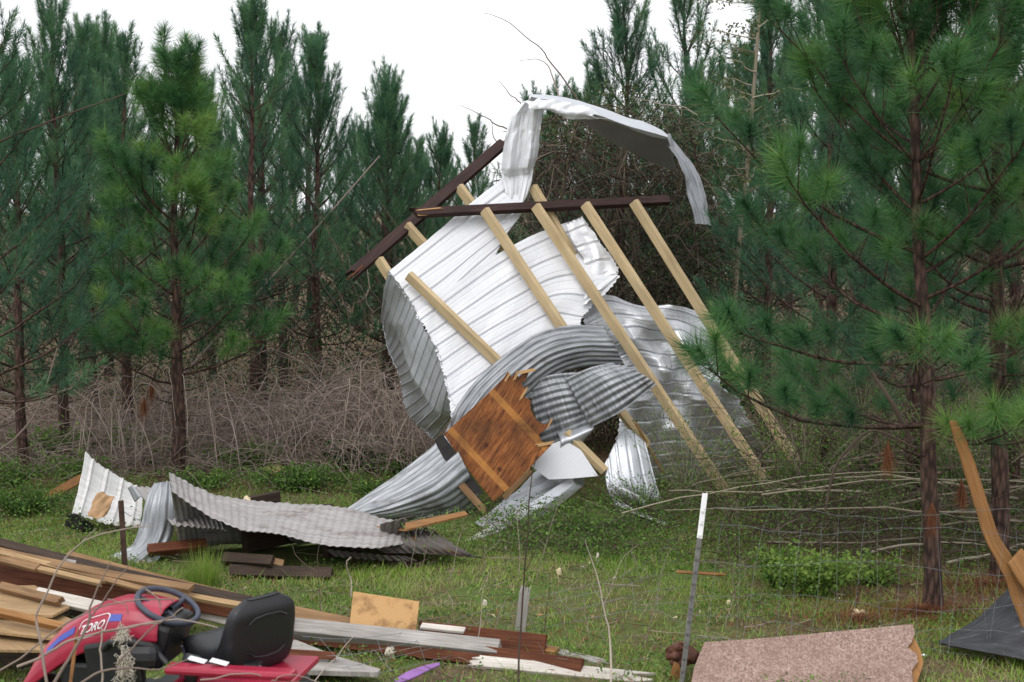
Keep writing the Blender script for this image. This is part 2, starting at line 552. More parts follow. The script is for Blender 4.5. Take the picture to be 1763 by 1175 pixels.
M['palestem'] = m_plant('pale_stems', [(0.0, (0.15, 0.125, 0.085)), (0.6, (0.30, 0.265, 0.19)), (1.0, (0.44, 0.40, 0.31))], 0.8, 0.0, 0.2)
M['needle'] = m_plant('pine_needles', [(0.0, (0.030, 0.088, 0.042)), (0.45, (0.064, 0.180, 0.064)), (0.8, (0.130, 0.285, 0.076)), (1.0, (0.23, 0.37, 0.09))], 0.5, 0.38, 0.35)
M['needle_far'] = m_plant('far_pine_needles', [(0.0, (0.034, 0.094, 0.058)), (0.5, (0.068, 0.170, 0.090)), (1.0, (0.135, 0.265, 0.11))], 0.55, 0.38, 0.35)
M['deadneedle'] = m_plant('dead_pine_needles', [(0.0, (0.12, 0.045, 0.022)), (1.0, (0.32, 0.14, 0.07))], 0.8, 0.2, 0.2)
M['leaf'] = m_plant('weed_leaves', [(0.0, (0.045, 0.10, 0.022)), (0.5, (0.115, 0.23, 0.040)), (1.0, (0.26, 0.38, 0.075))], 0.5, 0.38, 0.35)
M['darkleaf'] = m_plant('dark_glossy_leaves', [(0.0, (0.016, 0.045, 0.018)), (0.6, (0.040, 0.10, 0.032)), (1.0, (0.10, 0.19, 0.055))], 0.35, 0.25, 0.5)
M['olive'] = m_plant('olive_vine_leaves', [(0.0, (0.035, 0.055, 0.018)), (0.6, (0.085, 0.115, 0.035)), (1.0, (0.20, 0.20, 0.07))], 0.5, 0.3, 0.3)
M['grass'] = m_plant('grass_blades', [(0.0, (0.42, 0.34, 0.20)), (0.22, (0.34, 0.33, 0.13)), (0.35, (0.18, 0.29, 0.045)), (0.7, (0.28, 0.43, 0.065)), (1.0, (0.43, 0.56, 0.12))], 0.55, 0.35, 0.3)
M['red'] = m_flat('faded_red_paint', (0.34, 0.016, 0.045), 0.35, 0, 0.14, 6, 0.02)
M['black'] = m_flat('black_plastic', (0.014, 0.014, 0.016), 0.45, 0, 0.3, 20, 0.05)
M['vinyl'] = m_flat('black_seat_vinyl', (0.010, 0.0105, 0.013), 0.45, 0, 0.25, 90, 0.18)
M['wheelgrey'] = m_flat('grey_blue_wheel', (0.045, 0.052, 0.075), 0.5, 0, 0.15, 20, 0.05)
M['rubber'] = m_flat('tyre_rubber', (0.02, 0.02, 0.02), 0.8)
M['blue'] = m_flat('blue_decal', (0.045, 0.07, 0.36), 0.45, 0, 0.1, 12, 0)
M['white'] = m_flat('white_paint', (0.75, 0.74, 0.74), 0.55, 0, 0.08, 12, 0.02)
M['paper'] = m_flat('white_paper', (0.78, 0.78, 0.80), 0.7, 0, 0.05, 12, 0.0)
M['fluff'] = m_flat('pale_insulation', (0.62, 0.57, 0.47), 0.95, 0, 0.25, 30, 0.5)
M['yellowfoam'] = m_flat('cream_foam', (0.68, 0.58, 0.36), 0.9, 0, 0.2, 30, 0.4)
M['card'] = m_flat('brown_cardboard', (0.44, 0.27, 0.145), 0.85, 0, 0.2, 8, 0.15)
M['purple'] = m_flat('purple_plastic', (0.27, 0.12, 0.36), 0.45, 0, 0.15, 10, 0.02)
M['post'] = m_flat('steel_post', (0.13, 0.125, 0.115), 0.6, 0.3, 0.35, 30, 0.15)
M['rustpost'] = m_flat('rusty_post', (0.10, 0.06, 0.045), 0.8, 0.2, 0.4, 30, 0.2)
M['wire'] = m_flat('fence_wire', (0.24, 0.26, 0.27), 0.5, 0.6, 0.2, 30, 0)
M['rag'] = m_flat('brown_leather', (0.10, 0.035, 0.018), 0.7, 0, 0.5, 18, 0.3)
M['orangebit'] = m_flat('orange_wood', (0.25, 0.11, 0.035), 0.8, 0, 0.4, 14, 0.15)

# ground: grass, bare clay and leaf litter
t_ = NT('ground_soil')
n1 = t_.noise(t_.coord('Object'), 0.9, 6, 0.62)
n2 = t_.noise(t_.coord('Object'), 14.0, 6, 0.7)
n3 = t_.noise(t_.coord('Object'), 60.0, 3, 0.6)
soil = t_.ramp(n2, [(0.3, (0.055, 0.040, 0.026)), (0.55, (0.15, 0.108, 0.065)), (0.75, (0.26, 0.205, 0.13))])
turf = t_.ramp(n3, [(0.3, (0.045, 0.085, 0.018)), (0.7, (0.12, 0.20, 0.045))])
sepg = t_.n.new('ShaderNodeSeparateXYZ'); t_.l.new(t_.coord('Object'), sepg.inputs[0])
mr = t_.node('ShaderNodeMapRange'); mr.inputs['From Min'].default_value = 14.2; mr.inputs['From Max'].default_value = 17.0
t_.l.new(sepg.outputs['Y'], mr.inputs['Value'])
mr2 = t_.node('ShaderNodeMapRange'); mr2.inputs['From Min'].default_value = 1.3; mr2.inputs['From Max'].default_value = 2.6
t_.l.new(sepg.outputs['X'], mr2.inputs['Value'])
litter = t_.node('ShaderNodeMath', operation='MAXIMUM'); t_.l.new(mr.outputs[0], litter.inputs[0]); t_.l.new(mr2.outputs[0], litter.inputs[1])
gc = t_.mix(t_.ramp(n1, [(0.36, 0.0), (0.56, 0.85)]), soil, turf)
gc = t_.mix(litter.outputs[0], gc, soil)
t_.bump(n2, 0.6, 0.03)
M['ground'] = t_.set(gc, 0.95, spec=0.1)

# ------------------------------------------------------------------ ground sheet
def ground_z(x, y):
    z = 0.0
    if 9.0 < y < 40:
        z = 0.035 * noise.noise(Vector((x * 0.7, y * 0.7, 0.3)))
    if y > 19:
        z += 0.05 * noise.noise(Vector((x * 0.3, y * 0.3, 5)))
    return z


xs = np.concatenate([[-400, -150, -60, -30], np.linspace(-14, 14, 95), [30, 60, 150, 400]])
ys = np.concatenate([[-60, -20, 0, 4, 7], np.linspace(8, 30, 90), [36, 45, 60, 100, 200, 500]])
gv = [(x, y, ground_z(x, y)) for y in ys for x in xs]
g = mesh_obj('ground', gv, grid_faces(len(ys), len(xs)), M['ground'], None, True, None, True, Vector((0, 0, 0)))
tag(g, kind='structure')

# ------------------------------------------------------------------ the wrecked shed roof
def DP(px, py):
    """depth of the leaning roof plane"""
    return 15.7 + (620 - py) * 0.0035 + (px - 800) * 0.0012


def W(px, py, o=0.0):
    return P(px, py, DP(px, py) + o)


NRM = (Vector(W(800, 400)) - Vector(W(800, 600))).cross(Vector(W(900, 500)) - Vector(W(700, 500))).normalized()
if NRM.y > 0: NRM = -NRM
shed = empty('collapsed_shed_roof', G(1000, 850))
tag(shed, 'torn white metal shed roof tipped on edge with pale studs and dark beams', 'shed')

# two dark plates
board('plate_beam', W(720, 367, -0.10), W(1152, 345, -0.06), 0.105, 0.06, NRM + Vector((0, 0, 0.35)), M['creosote'], shed, jag0=0.10, seed=3)
board('plate_beam', W(614, 466, 0.16), W(868, 246, 0.18), 0.13, 0.05, NRM + Vector((-0.3, 0, 0.2)), M['creosote'], shed, jag0=0.13, seed=5)
board('plate_splinter', W(606, 475, 0.13), W(622, 461, 0.12), 0.018, 0.02, NRM, M['redbrown'], shed, jag0=0.10, jag1=0.05, seed=9, strips=3)
board('plate_splinter', W(724, 362, -0.135), W(745, 360, -0.135), 0.016, 0.012, NRM + Vector((0, 0, 0.9)), M['splinter'], shed, jag0=0.06, jag1=0.12, seed=10, strips=3)
board('plate_splinter', W(722, 371, -0.135), W(736, 370, -0.13), 0.012, 0.012, NRM, M['splinter'], shed, jag0=0.06, jag1=0.06, seed=12, strips=3)

SH = NRM + Vector((0.75, 0, 0.15))         # studs stand on edge, twisted so that two faces show
def stud(a, b, sd, w=0.062, t=0.10, hint=SH, **kw):
    board('stud', a, b, w, t, hint, M['stud'], shed, seed=sd, **kw)

stud(W(703, 474, -0.10), W(862, 628, -0.07), 1)
stud(W(834, 362, -0.15), W(985, 590, -0.07), 2)
stud(W(922, 355, -0.16), P(1268, 876, 15.40), 3)
stud(W(1007, 352, -0.16), P(1347, 874, 15.50), 4)
stud(W(1091, 348, -0.16), P(1413, 865, 15.75), 5)
# studs of the far side, showing above and behind the sheet
stud(W(652, 447, 0.12), W(700, 520, 0.14), 6)
stud(W(700, 388, 0.12), W(790, 490, 0.14), 7)
stud(W(790, 322, 0.12), W(900, 470, 0.14), 8)
stud(W(917, 322, 0.02), W(1010, 480, 0.10), 11)
# stubs low in the wreck
stud(P(975, 745, 15.25), P(1042, 812, 15.1), 12, 0.085, 0.06)
stud(P(1068, 708, 15.7), P(1115, 768, 15.75), 13, 0.11, 0.045)
board('broken_lath', P(1098, 735, 15.65), P(1140, 812, 15.9), 0.03, 0.02, (0.3, -1, 0), M['splinter'], shed, jag0=0.12, jag1=0.08, seed=21, strips=3)
# nail plates and bolts are too small to tell; knots come from the wood

# white roof panels
rows = [[(668, 469), (735, 414), (800, 359), (870, 303)],
        [(683, 490), (750, 440), (820, 388), (896, 335)],
        [(697, 508), (760, 465), (830, 415), (897, 368)],
        [(712, 535), (760, 500), (815, 448), (872, 404)],
        [(724, 556), (765, 525), (810, 488), (850, 446)]]
sheet('roof_panel', [[W(x, y, 0.03) for x, y in r] for r in rows], M['panel'], shed, 150, 40, rib_panel, 'u', crumple=0.006, cscale=1.6, seed=1, jag=0.7)
rows = [[(715, 540), (780, 492), (850, 441), (925, 402), (1002, 374)],
        [(735, 570), (800, 525), (866, 480), (942, 440), (1030, 415)],
        [(750, 600), (820, 555), (888, 515), (962, 480), (1064, 474)],
        [(762, 640), (825, 595), (886, 560), (952, 525), (1012, 535)],
        [(772, 680), (830, 640), (880, 602), (942, 572), (1000, 560)],
        [(778, 725), (820, 690), (865, 655), (950, 612), (1022, 590)]]
pr = []
for i, r in enumerate(rows):
    rr = []
    for j, (x, y) in enumerate(r):
        rr.append(W(x, y, 0.0 + (0.10 if j == 4 and i in (0, 1) else 0) - (0.06 if j == 4 and i == 2 else 0)))
    pr.append(rr)
sheet('roof_panel', pr, M['panel'], shed, 220, 64, rib_panel, 'u', crumple=0.010, cscale=1.6, seed=2, jag=0.9, facet=(0.010, 6, 7))
# crumpled torn corner on the right of that panel
rows = [[(975, 388), (988, 380), (1002, 374)], [(985, 415), (1005, 408), (1024, 402)], [(1005, 445), (1026, 440), (1046, 438)],
        [(1010, 495), (1038, 482), (1063, 474)], [(1002, 528), (1015, 518), (1030, 508)]]
sheet('torn_corner', [[W(x, y, -0.03 - 0.05 * ((i + j) % 2)) for j, (x, y) in enumerate(r)] for i, r in enumerate(rows)], M['panel'], shed, 44, 34,
      rib_panel, 'u', crumple=0.006, cscale=3.0, seed=4, jag=1.2, su=False, facet=(0.02, 5, 4))
# same sheets bent down over the jagged fold; their shade is painted as grey steel
FO = [(667, 467), (700, 510), (733, 568), (757, 610), (768, 655), (782, 700)]
MI = [(663, 508), (684, 570), (707, 640), (730, 680), (750, 708), (776, 722)]
EN = [(658, 548), (668, 600), (690, 650), (700, 704), (722, 735), (748, 758)]
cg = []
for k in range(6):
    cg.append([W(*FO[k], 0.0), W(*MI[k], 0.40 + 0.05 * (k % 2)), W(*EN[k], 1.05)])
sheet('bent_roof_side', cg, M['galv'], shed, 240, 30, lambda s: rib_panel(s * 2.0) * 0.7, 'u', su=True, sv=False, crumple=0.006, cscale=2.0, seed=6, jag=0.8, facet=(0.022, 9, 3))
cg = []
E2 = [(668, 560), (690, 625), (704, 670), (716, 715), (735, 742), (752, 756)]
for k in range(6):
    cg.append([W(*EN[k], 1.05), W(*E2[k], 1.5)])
# folded-under lower edge, its shade also painted with the grey steel
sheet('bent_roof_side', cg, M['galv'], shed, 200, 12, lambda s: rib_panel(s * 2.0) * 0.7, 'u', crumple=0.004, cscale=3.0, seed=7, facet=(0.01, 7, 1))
# silver crumpled panel low on the right
rows = [[(995, 525), (1045, 508), (1110, 525), (1165, 528), (1222, 545)],
        [(1010, 560), (1060, 545), (1120, 552), (1170, 556), (1236, 580)],
        [(1050, 600), (1090, 585), (1140, 590), (1185, 595), (1238, 630)],
        [(1065, 640), (1110, 630), (1150, 640), (1190, 640), (1240, 660)],
        [(1075, 690), (1110, 690), (1160, 690), (1210, 690), (1275, 690)],
        [(1060, 760), (1110, 750), (1165, 740), (1220, 740), (1300, 735)],
        [(1050, 840), (1110, 835), (1170, 830), (1240, 825), (1340, 800)]]
offs = [[.35, .25, .3, .25, .45], [.15, .2, .1, .25, .1], [.25, .05, .2, .05, .3], [.1, .25, .05, .25, .05], [.3, .1, .3, .1, .35], [.25, .4, .2, .5, .4], [.5, .7, .6, .9, 1.0]]
sheet('crumpled_panel', [[P(x, y, 16.22 + (620 - y) * 0.0012 + (x - 1050) * 0.0016 + offs[i][j]) for j, (x, y) in enumerate(r)] for i, r in enumerate(rows)],
      M['bright'], shed, 220, 60, lambda s: rib_panel(s * 1.4), 'u', crumple=0.012, cscale=2.4, seed=8, jag=1.0, su=False, facet=(0.045, 9, 7))

# sheet twisted round the thicket: hanging strip + arch
wrap = empty('twisted_metal_sheet', G(1000, 800))
tag(wrap, 'silver metal sheet twisted over the vine thicket and hanging behind the top beam', 'metal sheet')
rows = [[(896, 178), (906, 174), (918, 170), (930, 171), (944, 173)], [(878, 200), (890, 196), (905, 194), (920, 192), (935, 192)], [(870, 235), (884, 228), (902, 222), (916, 226), (931, 222)],
        [(867, 262), (881, 258), (899, 255), (914, 256), (929, 256)], [(862, 292), (877, 291), (893, 290), (908, 289), (921, 284)], [(863, 300), (878, 306), (896, 304), (910, 302), (917, 300)],
        [(870, 330), (881, 340), (890, 350), (899, 350), (908, 340)], [(860, 385), (868, 384), (876, 380), (886, 376), (899, 360)], [(850, 442), (856, 425), (866, 410), (878, 395), (894, 366)]]
oo = [0.06, -0.05, 0.05, -0.08, 0.10]
sheet('hanging_strip', [[P(x, y, 16.80 + oo[j] * (0.5 + 0.5 * math.sin(i * 1.9 + 1.0)) + (0.05 if i == 5 else 0)) for j, (x, y) in enumerate(r)] for i, r in enumerate(rows)], M['panel'], wrap, 80, 48,
      lambda s: -0.008 * np.clip((0.014 - np.abs(((s / 0.11) % 1.0) - 0.5) * 0.11) / 0.006, 0, 1), 'v', crumple=0.004, cscale=3.0, seed=11, jag=0.8, su=False, sv=False, facet=(0.016, 9, 5))
st = [(912, 164), (960, 167), (1010, 178), (1060, 194), (1105, 211), (1143, 226)]
rg = [(914, 169), (960, 178), (1008, 193), (1058, 210), (1105, 226), (1150, 238)]
lo = [(934, 184), (968, 194), (1005, 212), (1048, 242), (1102, 272), (1166, 298)]
cg = [[P(*st[k], 17.15 + 0.08 * k), P(*rg[k], 16.72 + 0.08 * k), P(*lo[k], 17.45 + 0.10 * k)] for k in range(6)]
sheet('arched_span', cg, M['galv'], wrap, 50, 24, None, 'v', sv=False, crumple=0.012, cscale=2.0, seed=12, jag=0.5, facet=(0.015, 6, 3))
rows = [[(905, 172), (940, 171), (985, 177), (1030, 195)], [(915, 190), (938, 186), (975, 192), (1020, 199)], [(926, 186), (945, 190), (988, 203), (1046, 206)]]
sheet('torn_frill', [[P(x, y, 16.66 - 0.05 * (i == 1)) for x, y in r] for i, r in enumerate(rows)], M['panel'], wrap, 18, 40, None, 'u', crumple=0.01, cscale=4.0, seed=13, jag=1.6, facet=(0.03, 3, 9))
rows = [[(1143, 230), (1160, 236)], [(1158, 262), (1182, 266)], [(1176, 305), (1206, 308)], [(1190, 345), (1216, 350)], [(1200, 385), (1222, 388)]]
sheet('falling_end', [[P(x, y, 17.30 - 0.03 * i + 0.25 * j) for j, (x, y) in enumerate(r)] for i, r in enumerate(rows)], M['corr'], wrap, 40, 14, None, 'u', crumple=0.01, cscale=2.0, seed=14, jag=0.6, facet=(0.03, 6, 2))  # same metal as the arch, dimmed with the weathered colour for its shaded face

# ------------------------------------------------------------------ old corrugated sheets over the wreck
def corrugated(ctrl, label, seed, mat='corr', nu=60, nv=80, across='v', crumple=0.012, jag=0.25, name='corrugated_sheet', **kw):
    o = sheet(name, ctrl, M[mat], None, nu, nv, rib_corr, across, crumple=crumple, cscale=2.0, seed=seed, jag=jag, thick=0.004, **kw)
    return tag(o, label, 'metal sheet', 'old corrugated roofing sheets')

top = [(1042, 562), (985, 560), (930, 573), (880, 603), (830, 645), (790, 695), (766, 745)]
bot = [(1076, 630), (1015, 632), (960, 650), (918, 685), (882, 725), (850, 780), (830, 840)]
ctrl = []
for k in range(7):
    m = ((top[k][0] + bot[k][0]) / 2, (top[k][1] + bot[k][1]) / 2)
    d = 15.55 - 0.06 * k
    ctrl.append([P(*top[k], d + 0.05), P(*m, d - 0.10), P(*bot[k], d + 0.02)])
corrugated(ctrl, 'grey corrugated sheet arched across the white roof panel behind the plywood', 31, nu=70, nv=90)
tp = [(772, 745), (710, 797), (645, 843), (577, 889)]
md = [(800, 800), (745, 843), (668, 874), (588, 893)]
bt = [(832, 872), (790, 890), (720, 896), (612, 897)]
corrugated([[P(*tp[k], 15.15 - 0.1 * k), P(*md[k], 14.72 - 0.03 * k), P(*bt[k], 15.0 - 0.08 * k)] for k in range(4)],
           'curled grey corrugated sheet tapering to a point at the left below the plywood', 32, nu=60, nv=90)
corrugated([[P(903, 660, 15.4), P(950, 645, 15.35), P(1005, 640, 15.35)], [P(918, 705, 15.36), P(965, 690, 15.27), P(1020, 680, 15.3)], [P(935, 772, 15.4), P(985, 752, 15.3), P(1030, 728, 15.3)]],
           'smaller grey corrugated sheet beside the torn end of the plywood', 33, nu=70, nv=40, across='u')
corrugated([[P(973, 652, 15.28), P(1015, 634, 15.22), P(1052, 626, 15.25)], [P(993, 690, 15.2), P(1045, 660, 15.08), P(1098, 640, 15.15)], [P(1018, 736, 15.2), P(1075, 706, 15.06), P(1130, 662, 15.15)]],
           'grey corrugated sheet overlapping to the right with its end against a stud', 34, nu=80, nv=50, across='u')
# bent flap hanging beneath
o = sheet('dark_sheet_flap', [[P(960, 745, 15.3), P(1015, 728, 15.35)], [P(965, 765, 15.15), P(1020, 742, 15.2)], [P(955, 800, 15.3), P(975, 790, 15.4)]], M['galv'], None, 20, 16, None, crumple=0.02, seed=35)
tag(o, 'dark bent metal flap under the corrugated sheets beside a stud stub', 'metal sheet')

# ------------------------------------------------------------------ plywood and tar paper
def ply_at(px, py, o=0.0):
    return P(px, py, 14.75 + (860 - py) * 0.0011 + o)

pl = [(764, 748), (800, 715), (838, 680), (868, 650), (874, 640), (880, 650), (888, 643), (893, 650), (902, 641), (913, 636), (905, 655), (897, 660), (905, 672), (903, 684),
      (914, 690), (913, 704), (918, 715), (926, 726), (938, 731), (952, 726), (938, 741), (928, 748), (932, 760), (950, 766), (925, 792), (905, 815), (878, 840), (850, 864), (838, 850), (820, 828), (800, 800), (780, 772)]
ply = slab('plywood_panel', [ply_at(*p) for p in pl], 0.018, M['ply'], None, axis=ply_at(868, 650) - ply_at(764, 748), bevel=0.002)
tag(ply, 'torn rust-brown plywood panel leaning on the corrugated sheets', 'plywood')
rsp = random.Random(4)
for k, (x, y) in enumerate([(876, 646), (890, 645), (909, 639), (903, 676), (947, 728), (942, 764)]):
    a_ = rsp.uniform(-1.3, -0.1); l_ = rsp.uniform(6, 15)
    board('splinter', ply_at(x - l_ * math.cos(a_), y - l_ * math.sin(a_), -0.006), ply_at(x + l_ * math.cos(a_) * 0.4, y + l_ * math.sin(a_) * 0.4, -0.02), rsp.uniform(0.012, 0.035), 0.005, (0, -1, 0.2), M['splinter'], ply, jag0=0.05, jag1=0.05, seed=40 + k, strips=5, bevel=0)
o = slab('tar_paper_strip', [ply_at(x, y, -0.02) for x, y in [(749, 757), (762, 748), (782, 775), (802, 805), (832, 850), (826, 852), (806, 842), (790, 815), (764, 790), (752, 768)]], 0.012, M['tar'], None)
tag(o, 'black tar paper strip along the left edge of the plywood', 'tar paper')

# bright sheets under the wreck
o = slab('white_sheet_piece', [P(x, y, 15.05 + (825 - y) * 0.002) for x, y in [(908, 797), (938, 770), (970, 757), (1000, 775), (1030, 820), (985, 824), (945, 826), (930, 815)]], 0.006, M['panel'], None)
tag(o, 'flat white sheet piece under the stud stub right of the plywood', 'metal sheet')
rows = [[(985, 822), (990, 832), (1002, 838)], [(920, 862), (935, 872), (945, 882)], [(855, 900), (868, 910), (875, 918)], [(792, 940), (802, 938), (812, 942)]]
o = sheet('curled_metal_strip', [[P(x, y, (15.1, 14.75, 14.2, 13.70)[i] + 0.08 * (j != 1) * (i < 3)) for j, (x, y) in enumerate(r)] for i, r in enumerate(rows)], M['bright'], None, 40, 18, None, crumple=0.004, cscale=3, seed=51, sv=False, facet=(0.015, 6, 2))
tag(o, 'bright curled metal strip reaching down to the grass below the plywood', 'metal sheet')
rows = [[(945, 790), (985, 800), (1010, 835)], [(880, 850), (915, 850), (930, 862)], [(815, 905), (835, 915), (850, 905)]]
o = sheet('crumpled_sheet', [[P(x, y, (15.4, 15.0, 14.3)[i]) for x, y in r] for i, r in enumerate(rows)], M['galv'], None, 30, 20, None, crumple=0.006, cscale=3, seed=52, facet=(0.04, 5, 4))
tag(o, 'dull crumpled metal sheet behind the bright curled strip', 'metal sheet')
o = sheet('ribbed_panel', [[P(1040, 800, 15.15), P(1075, 740, 15.3), P(1110, 760, 15.25)], [P(1045, 840, 15.0), P(1090, 830, 15.0), P(1135, 850, 15.0)], [P(1060, 875, 15.0), P(1110, 875, 15.0), P(1150, 880, 15.0)]],
          M['galv'], None, 40, 40, lambda s: rib_panel(s * 1.8), 'v', crumple=0.01, seed=53)
tag(o, 'grey ribbed metal panel half hidden by green twigs at the wreck foot', 'metal sheet')
o = sheet('white_channel', [[P(1058, 846, 14.7), P(1070, 840, 14.65), P(1078, 843, 14.75)], [P(1085, 858, 14.62), P(1097, 853, 14.58), P(1104, 857, 14.7)], [P(1108, 879, 14.6), P(1114, 872, 14.56), P(1121, 868, 14.7)]],
          M['panel'], None, 16, 12, None, seed=54)
tag(o, 'small white bent metal piece in the weeds below the ribbed panel', 'metal scrap')
o = sheet('white_scrap', [[P(1060, 868, 14.6), P(1064, 860, 14.65)], [P(1100, 888, 14.5), P(1103, 882, 14.55)], [P(1148, 906, 14.4), P(1150, 900, 14.45)]], M['panel'], None, 20, 6, None, crumple=0.01, cscale=8, seed=55)
tag(o, 'thin white metal sliver lying below the small bent piece', 'metal scrap')

# ------------------------------------------------------------------ sheets flattened on the grass, left
back = [(292, 824, .74), (342, 847, .58), (412, 864, .47), (500, 872, .42), (582, 876, .38), (665, 893, .30), (735, 908, .22)]
frnt = [(297, 844, .70), (348, 884, .50), (412, 912, .40), (482, 920, .34), (560, 938, .26), (650, 946, .20), (722, 926, .20)]
ctrl = []
for b, f in zip(back, frnt):
    pb, pf = G(*b), G(*f)
    ctrl.append([Vector((pb.x, pb.y + 0.35, 0.03)), pb, (pb + pf) / 2 + Vector((0, 0, 0.025)), pf])  # unseen back edge added down to the ground, blocking light under the sheet
corrugated(ctrl, 'long dusty corrugated sheet spread flat over the grass at left', 61, 'corr_flat', 240, 36, across='u', crumple=0.02, flip=0.45)
lf = [(266, 832, 13.4), (250, 868, 13.25), (242, 905, 13.2), (225, 940, 13.15), (176, 966, 13.1)]
rt = [(299, 828, 13.3), (301, 868, 13.15), (299, 915, 13.1), (285, 945, 13.0), (258, 980, 12.9)]
corrugated([[P(*lf[k]), P((lf[k][0] + rt[k][0]) / 2, (lf[k][1] + rt[k][1]) / 2, lf[k][2] - 0.16), P(*rt[k])] for k in range(5)],
           'blue-grey corrugated sheet bent down to the ground at the left peak', 62, 'corr', 50, 60, crumple=0.02)
corrugated([[G(225, 838, .42), G(262, 840, .42), G(330, 850, .42)], [G(260, 870, .36), G(320, 872, .36), G(380, 880, .36)], [G(298, 905, .32), G(345, 908, .32), G(390, 912, .32)]],
           'dusty corrugated sheet lying beneath the bent peak', 63, 'corr_flat', 50, 50)
corrugated([[G(618, 920, .24), G(690, 905, .26), G(745, 912, .2)], [G(640, 940, .17), G(715, 935, .19), G(790, 948, .10)], [G(660, 952, .12), G(740, 955, .10), G(832, 962, .03)]],
           'dark rusty corrugated sheet with curled edge at the right end of the heap', 64, 'corr_dark', 50, 60, crumple=0.03, jag=0.8)
corrugated([[G(560, 945, .14), G(640, 955, .12), G(700, 958, .09)], [G(575, 958, .08), G(650, 966, .06), G(720, 966, .05)]],
           'dark corrugated scrap tucked under the front edge of the heap', 65, 'corr_dark', 20, 60, crumple=0.02)
corrugated([[G(655, 902, .34), G(700, 893, .40)], [G(654, 922, .24), G(694, 918, .26)]], 'small dark bent corrugated scrap standing under the curled sheet', 66, 'corr_dark', 20, 30, crumple=0.01)
o = slab('plywood_strip', [G(x, y, .30) for x, y in [(640, 900), (690, 902), (800, 880), (806, 886), (700, 912), (625, 905)]], 0.015, M['fresh'], None)
tag(o, 'orange plywood strip lying under the curled corrugated sheet', 'plywood')
o = slab('plywood_scrap', [G(x, y, .22) for x, y in [(695, 916), (705, 914), (716, 928), (690, 926)]], 0.015, M['redbrown'], None)
tag(o, 'small red-brown plywood scrap between the dark sheets', 'wood scrap')

def plank(name, a, b, w, t, hint, mat, label, cat='board', group=None, **kw):
    o = board(name, a, b, w, t, hint, M[mat], None, **kw)
    return tag(o, label, cat, group)

Z = Vector((0, 0, 1))
TB = 'timbers under the flattened sheets'
plank('timber', G(255, 948, .10), G(355, 938, .10), 0.09, 0.07, Z + Vector((0, -1, 0)), 'redbrown', 'short red-brown timber under the bent sheet peak', group=TB, seed=1)
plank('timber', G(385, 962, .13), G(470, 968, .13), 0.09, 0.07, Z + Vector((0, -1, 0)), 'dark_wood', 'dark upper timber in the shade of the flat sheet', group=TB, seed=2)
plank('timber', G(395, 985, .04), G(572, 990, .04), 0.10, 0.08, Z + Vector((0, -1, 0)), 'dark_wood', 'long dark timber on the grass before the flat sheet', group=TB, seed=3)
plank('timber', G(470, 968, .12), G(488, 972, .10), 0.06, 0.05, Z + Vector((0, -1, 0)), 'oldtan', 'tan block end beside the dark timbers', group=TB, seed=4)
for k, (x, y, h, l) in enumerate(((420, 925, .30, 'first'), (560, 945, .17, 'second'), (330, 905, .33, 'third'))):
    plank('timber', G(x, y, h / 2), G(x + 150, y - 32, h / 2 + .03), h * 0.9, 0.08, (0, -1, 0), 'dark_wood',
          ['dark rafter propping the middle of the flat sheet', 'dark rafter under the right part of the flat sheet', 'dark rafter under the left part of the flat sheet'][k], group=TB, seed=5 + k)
plank('board', P(790, 830, 14.75), P(832, 878, 14.7), 0.07, 0.02, (0.2, -1, 0.2), 'oldtan', 'short brown board crossing below the plywood corner', jag1=0.08, seed=8)
plank('board', P(912, 812, 14.6), P(868, 858, 14.62), 0.05, 0.02, (0.2, -1, 0.2), 'oldtan', 'grey-tan lath along the lower right edge of the plywood', jag0=0.03, seed=9)

# white ribbed sheet and cardboard
rows = [[(147, 779, 14.55), (124, 884, 14.1)], [(175, 803, 14.6), (152, 893, 14.15)], [(210, 825, 14.65), (190, 905, 14.2)], [(246, 842, 14.7), (240, 912, 14.3)]]
o = sheet('white_ribbed_sheet', [[P(*a), P((a[0] + b[0]) / 2 + 2, (a[1] + b[1]) / 2, (a[2] + b[2]) / 2 + 0.08), P(*b)] for a, b in rows], M['old_white'], None, 70, 24, lambda s: rib_panel(s * 1.35) * 1.3, 'u', crumple=0.012, seed=71, jag=0.6)
tag(o, 'dirty white ribbed metal sheet propped up at the left of the heap', 'metal sheet')
o = sheet('dark_underlay', [[P(116, 884, 14.1), P(112, 905, 14.2)], [P(140, 888, 13.98), P(135, 915, 14.1)], [P(160, 905, 13.95), P(156, 920, 14.1)]], M['tar'], None, 20, 12, None, crumple=0.03, cscale=5, seed=72)
tag(o, 'black crumpled roofing felt at the foot of the white ribbed sheet', 'roofing felt')
rows = [[(168, 850), (178, 847), (186, 852)], [(160, 862), (176, 858), (197, 854)], [(154, 878), (172, 875), (192, 868)], [(150, 888), (168, 893), (184, 888)]]
o = sheet('cardboard_piece', [[P(x, y, 14.0 - 0.035 * (j == 1) - 0.03 * i) for j, (x, y) in enumerate(r)] for i, r in enumerate(rows)], M['card'], None, 24, 20, None, crumple=0.015, cscale=5, seed=73, jag=1.2, thick=0.006, facet=(0.012, 4, 3))
tag(o, 'torn brown cardboard piece leaning on the white ribbed sheet', 'cardboard')
o = sheet('gutter_piece', [[P(220, 840, 13.6), P(228, 836, 13.55), P(236, 846, 13.6)], [P(232, 865, 13.5), P(243, 856, 13.45), P(250, 860, 13.5)]], M['corr'], None, 12, 12, None, seed=74)
tag(o, 'short curled metal gutter piece between the white sheet and the peak', 'metal scrap')

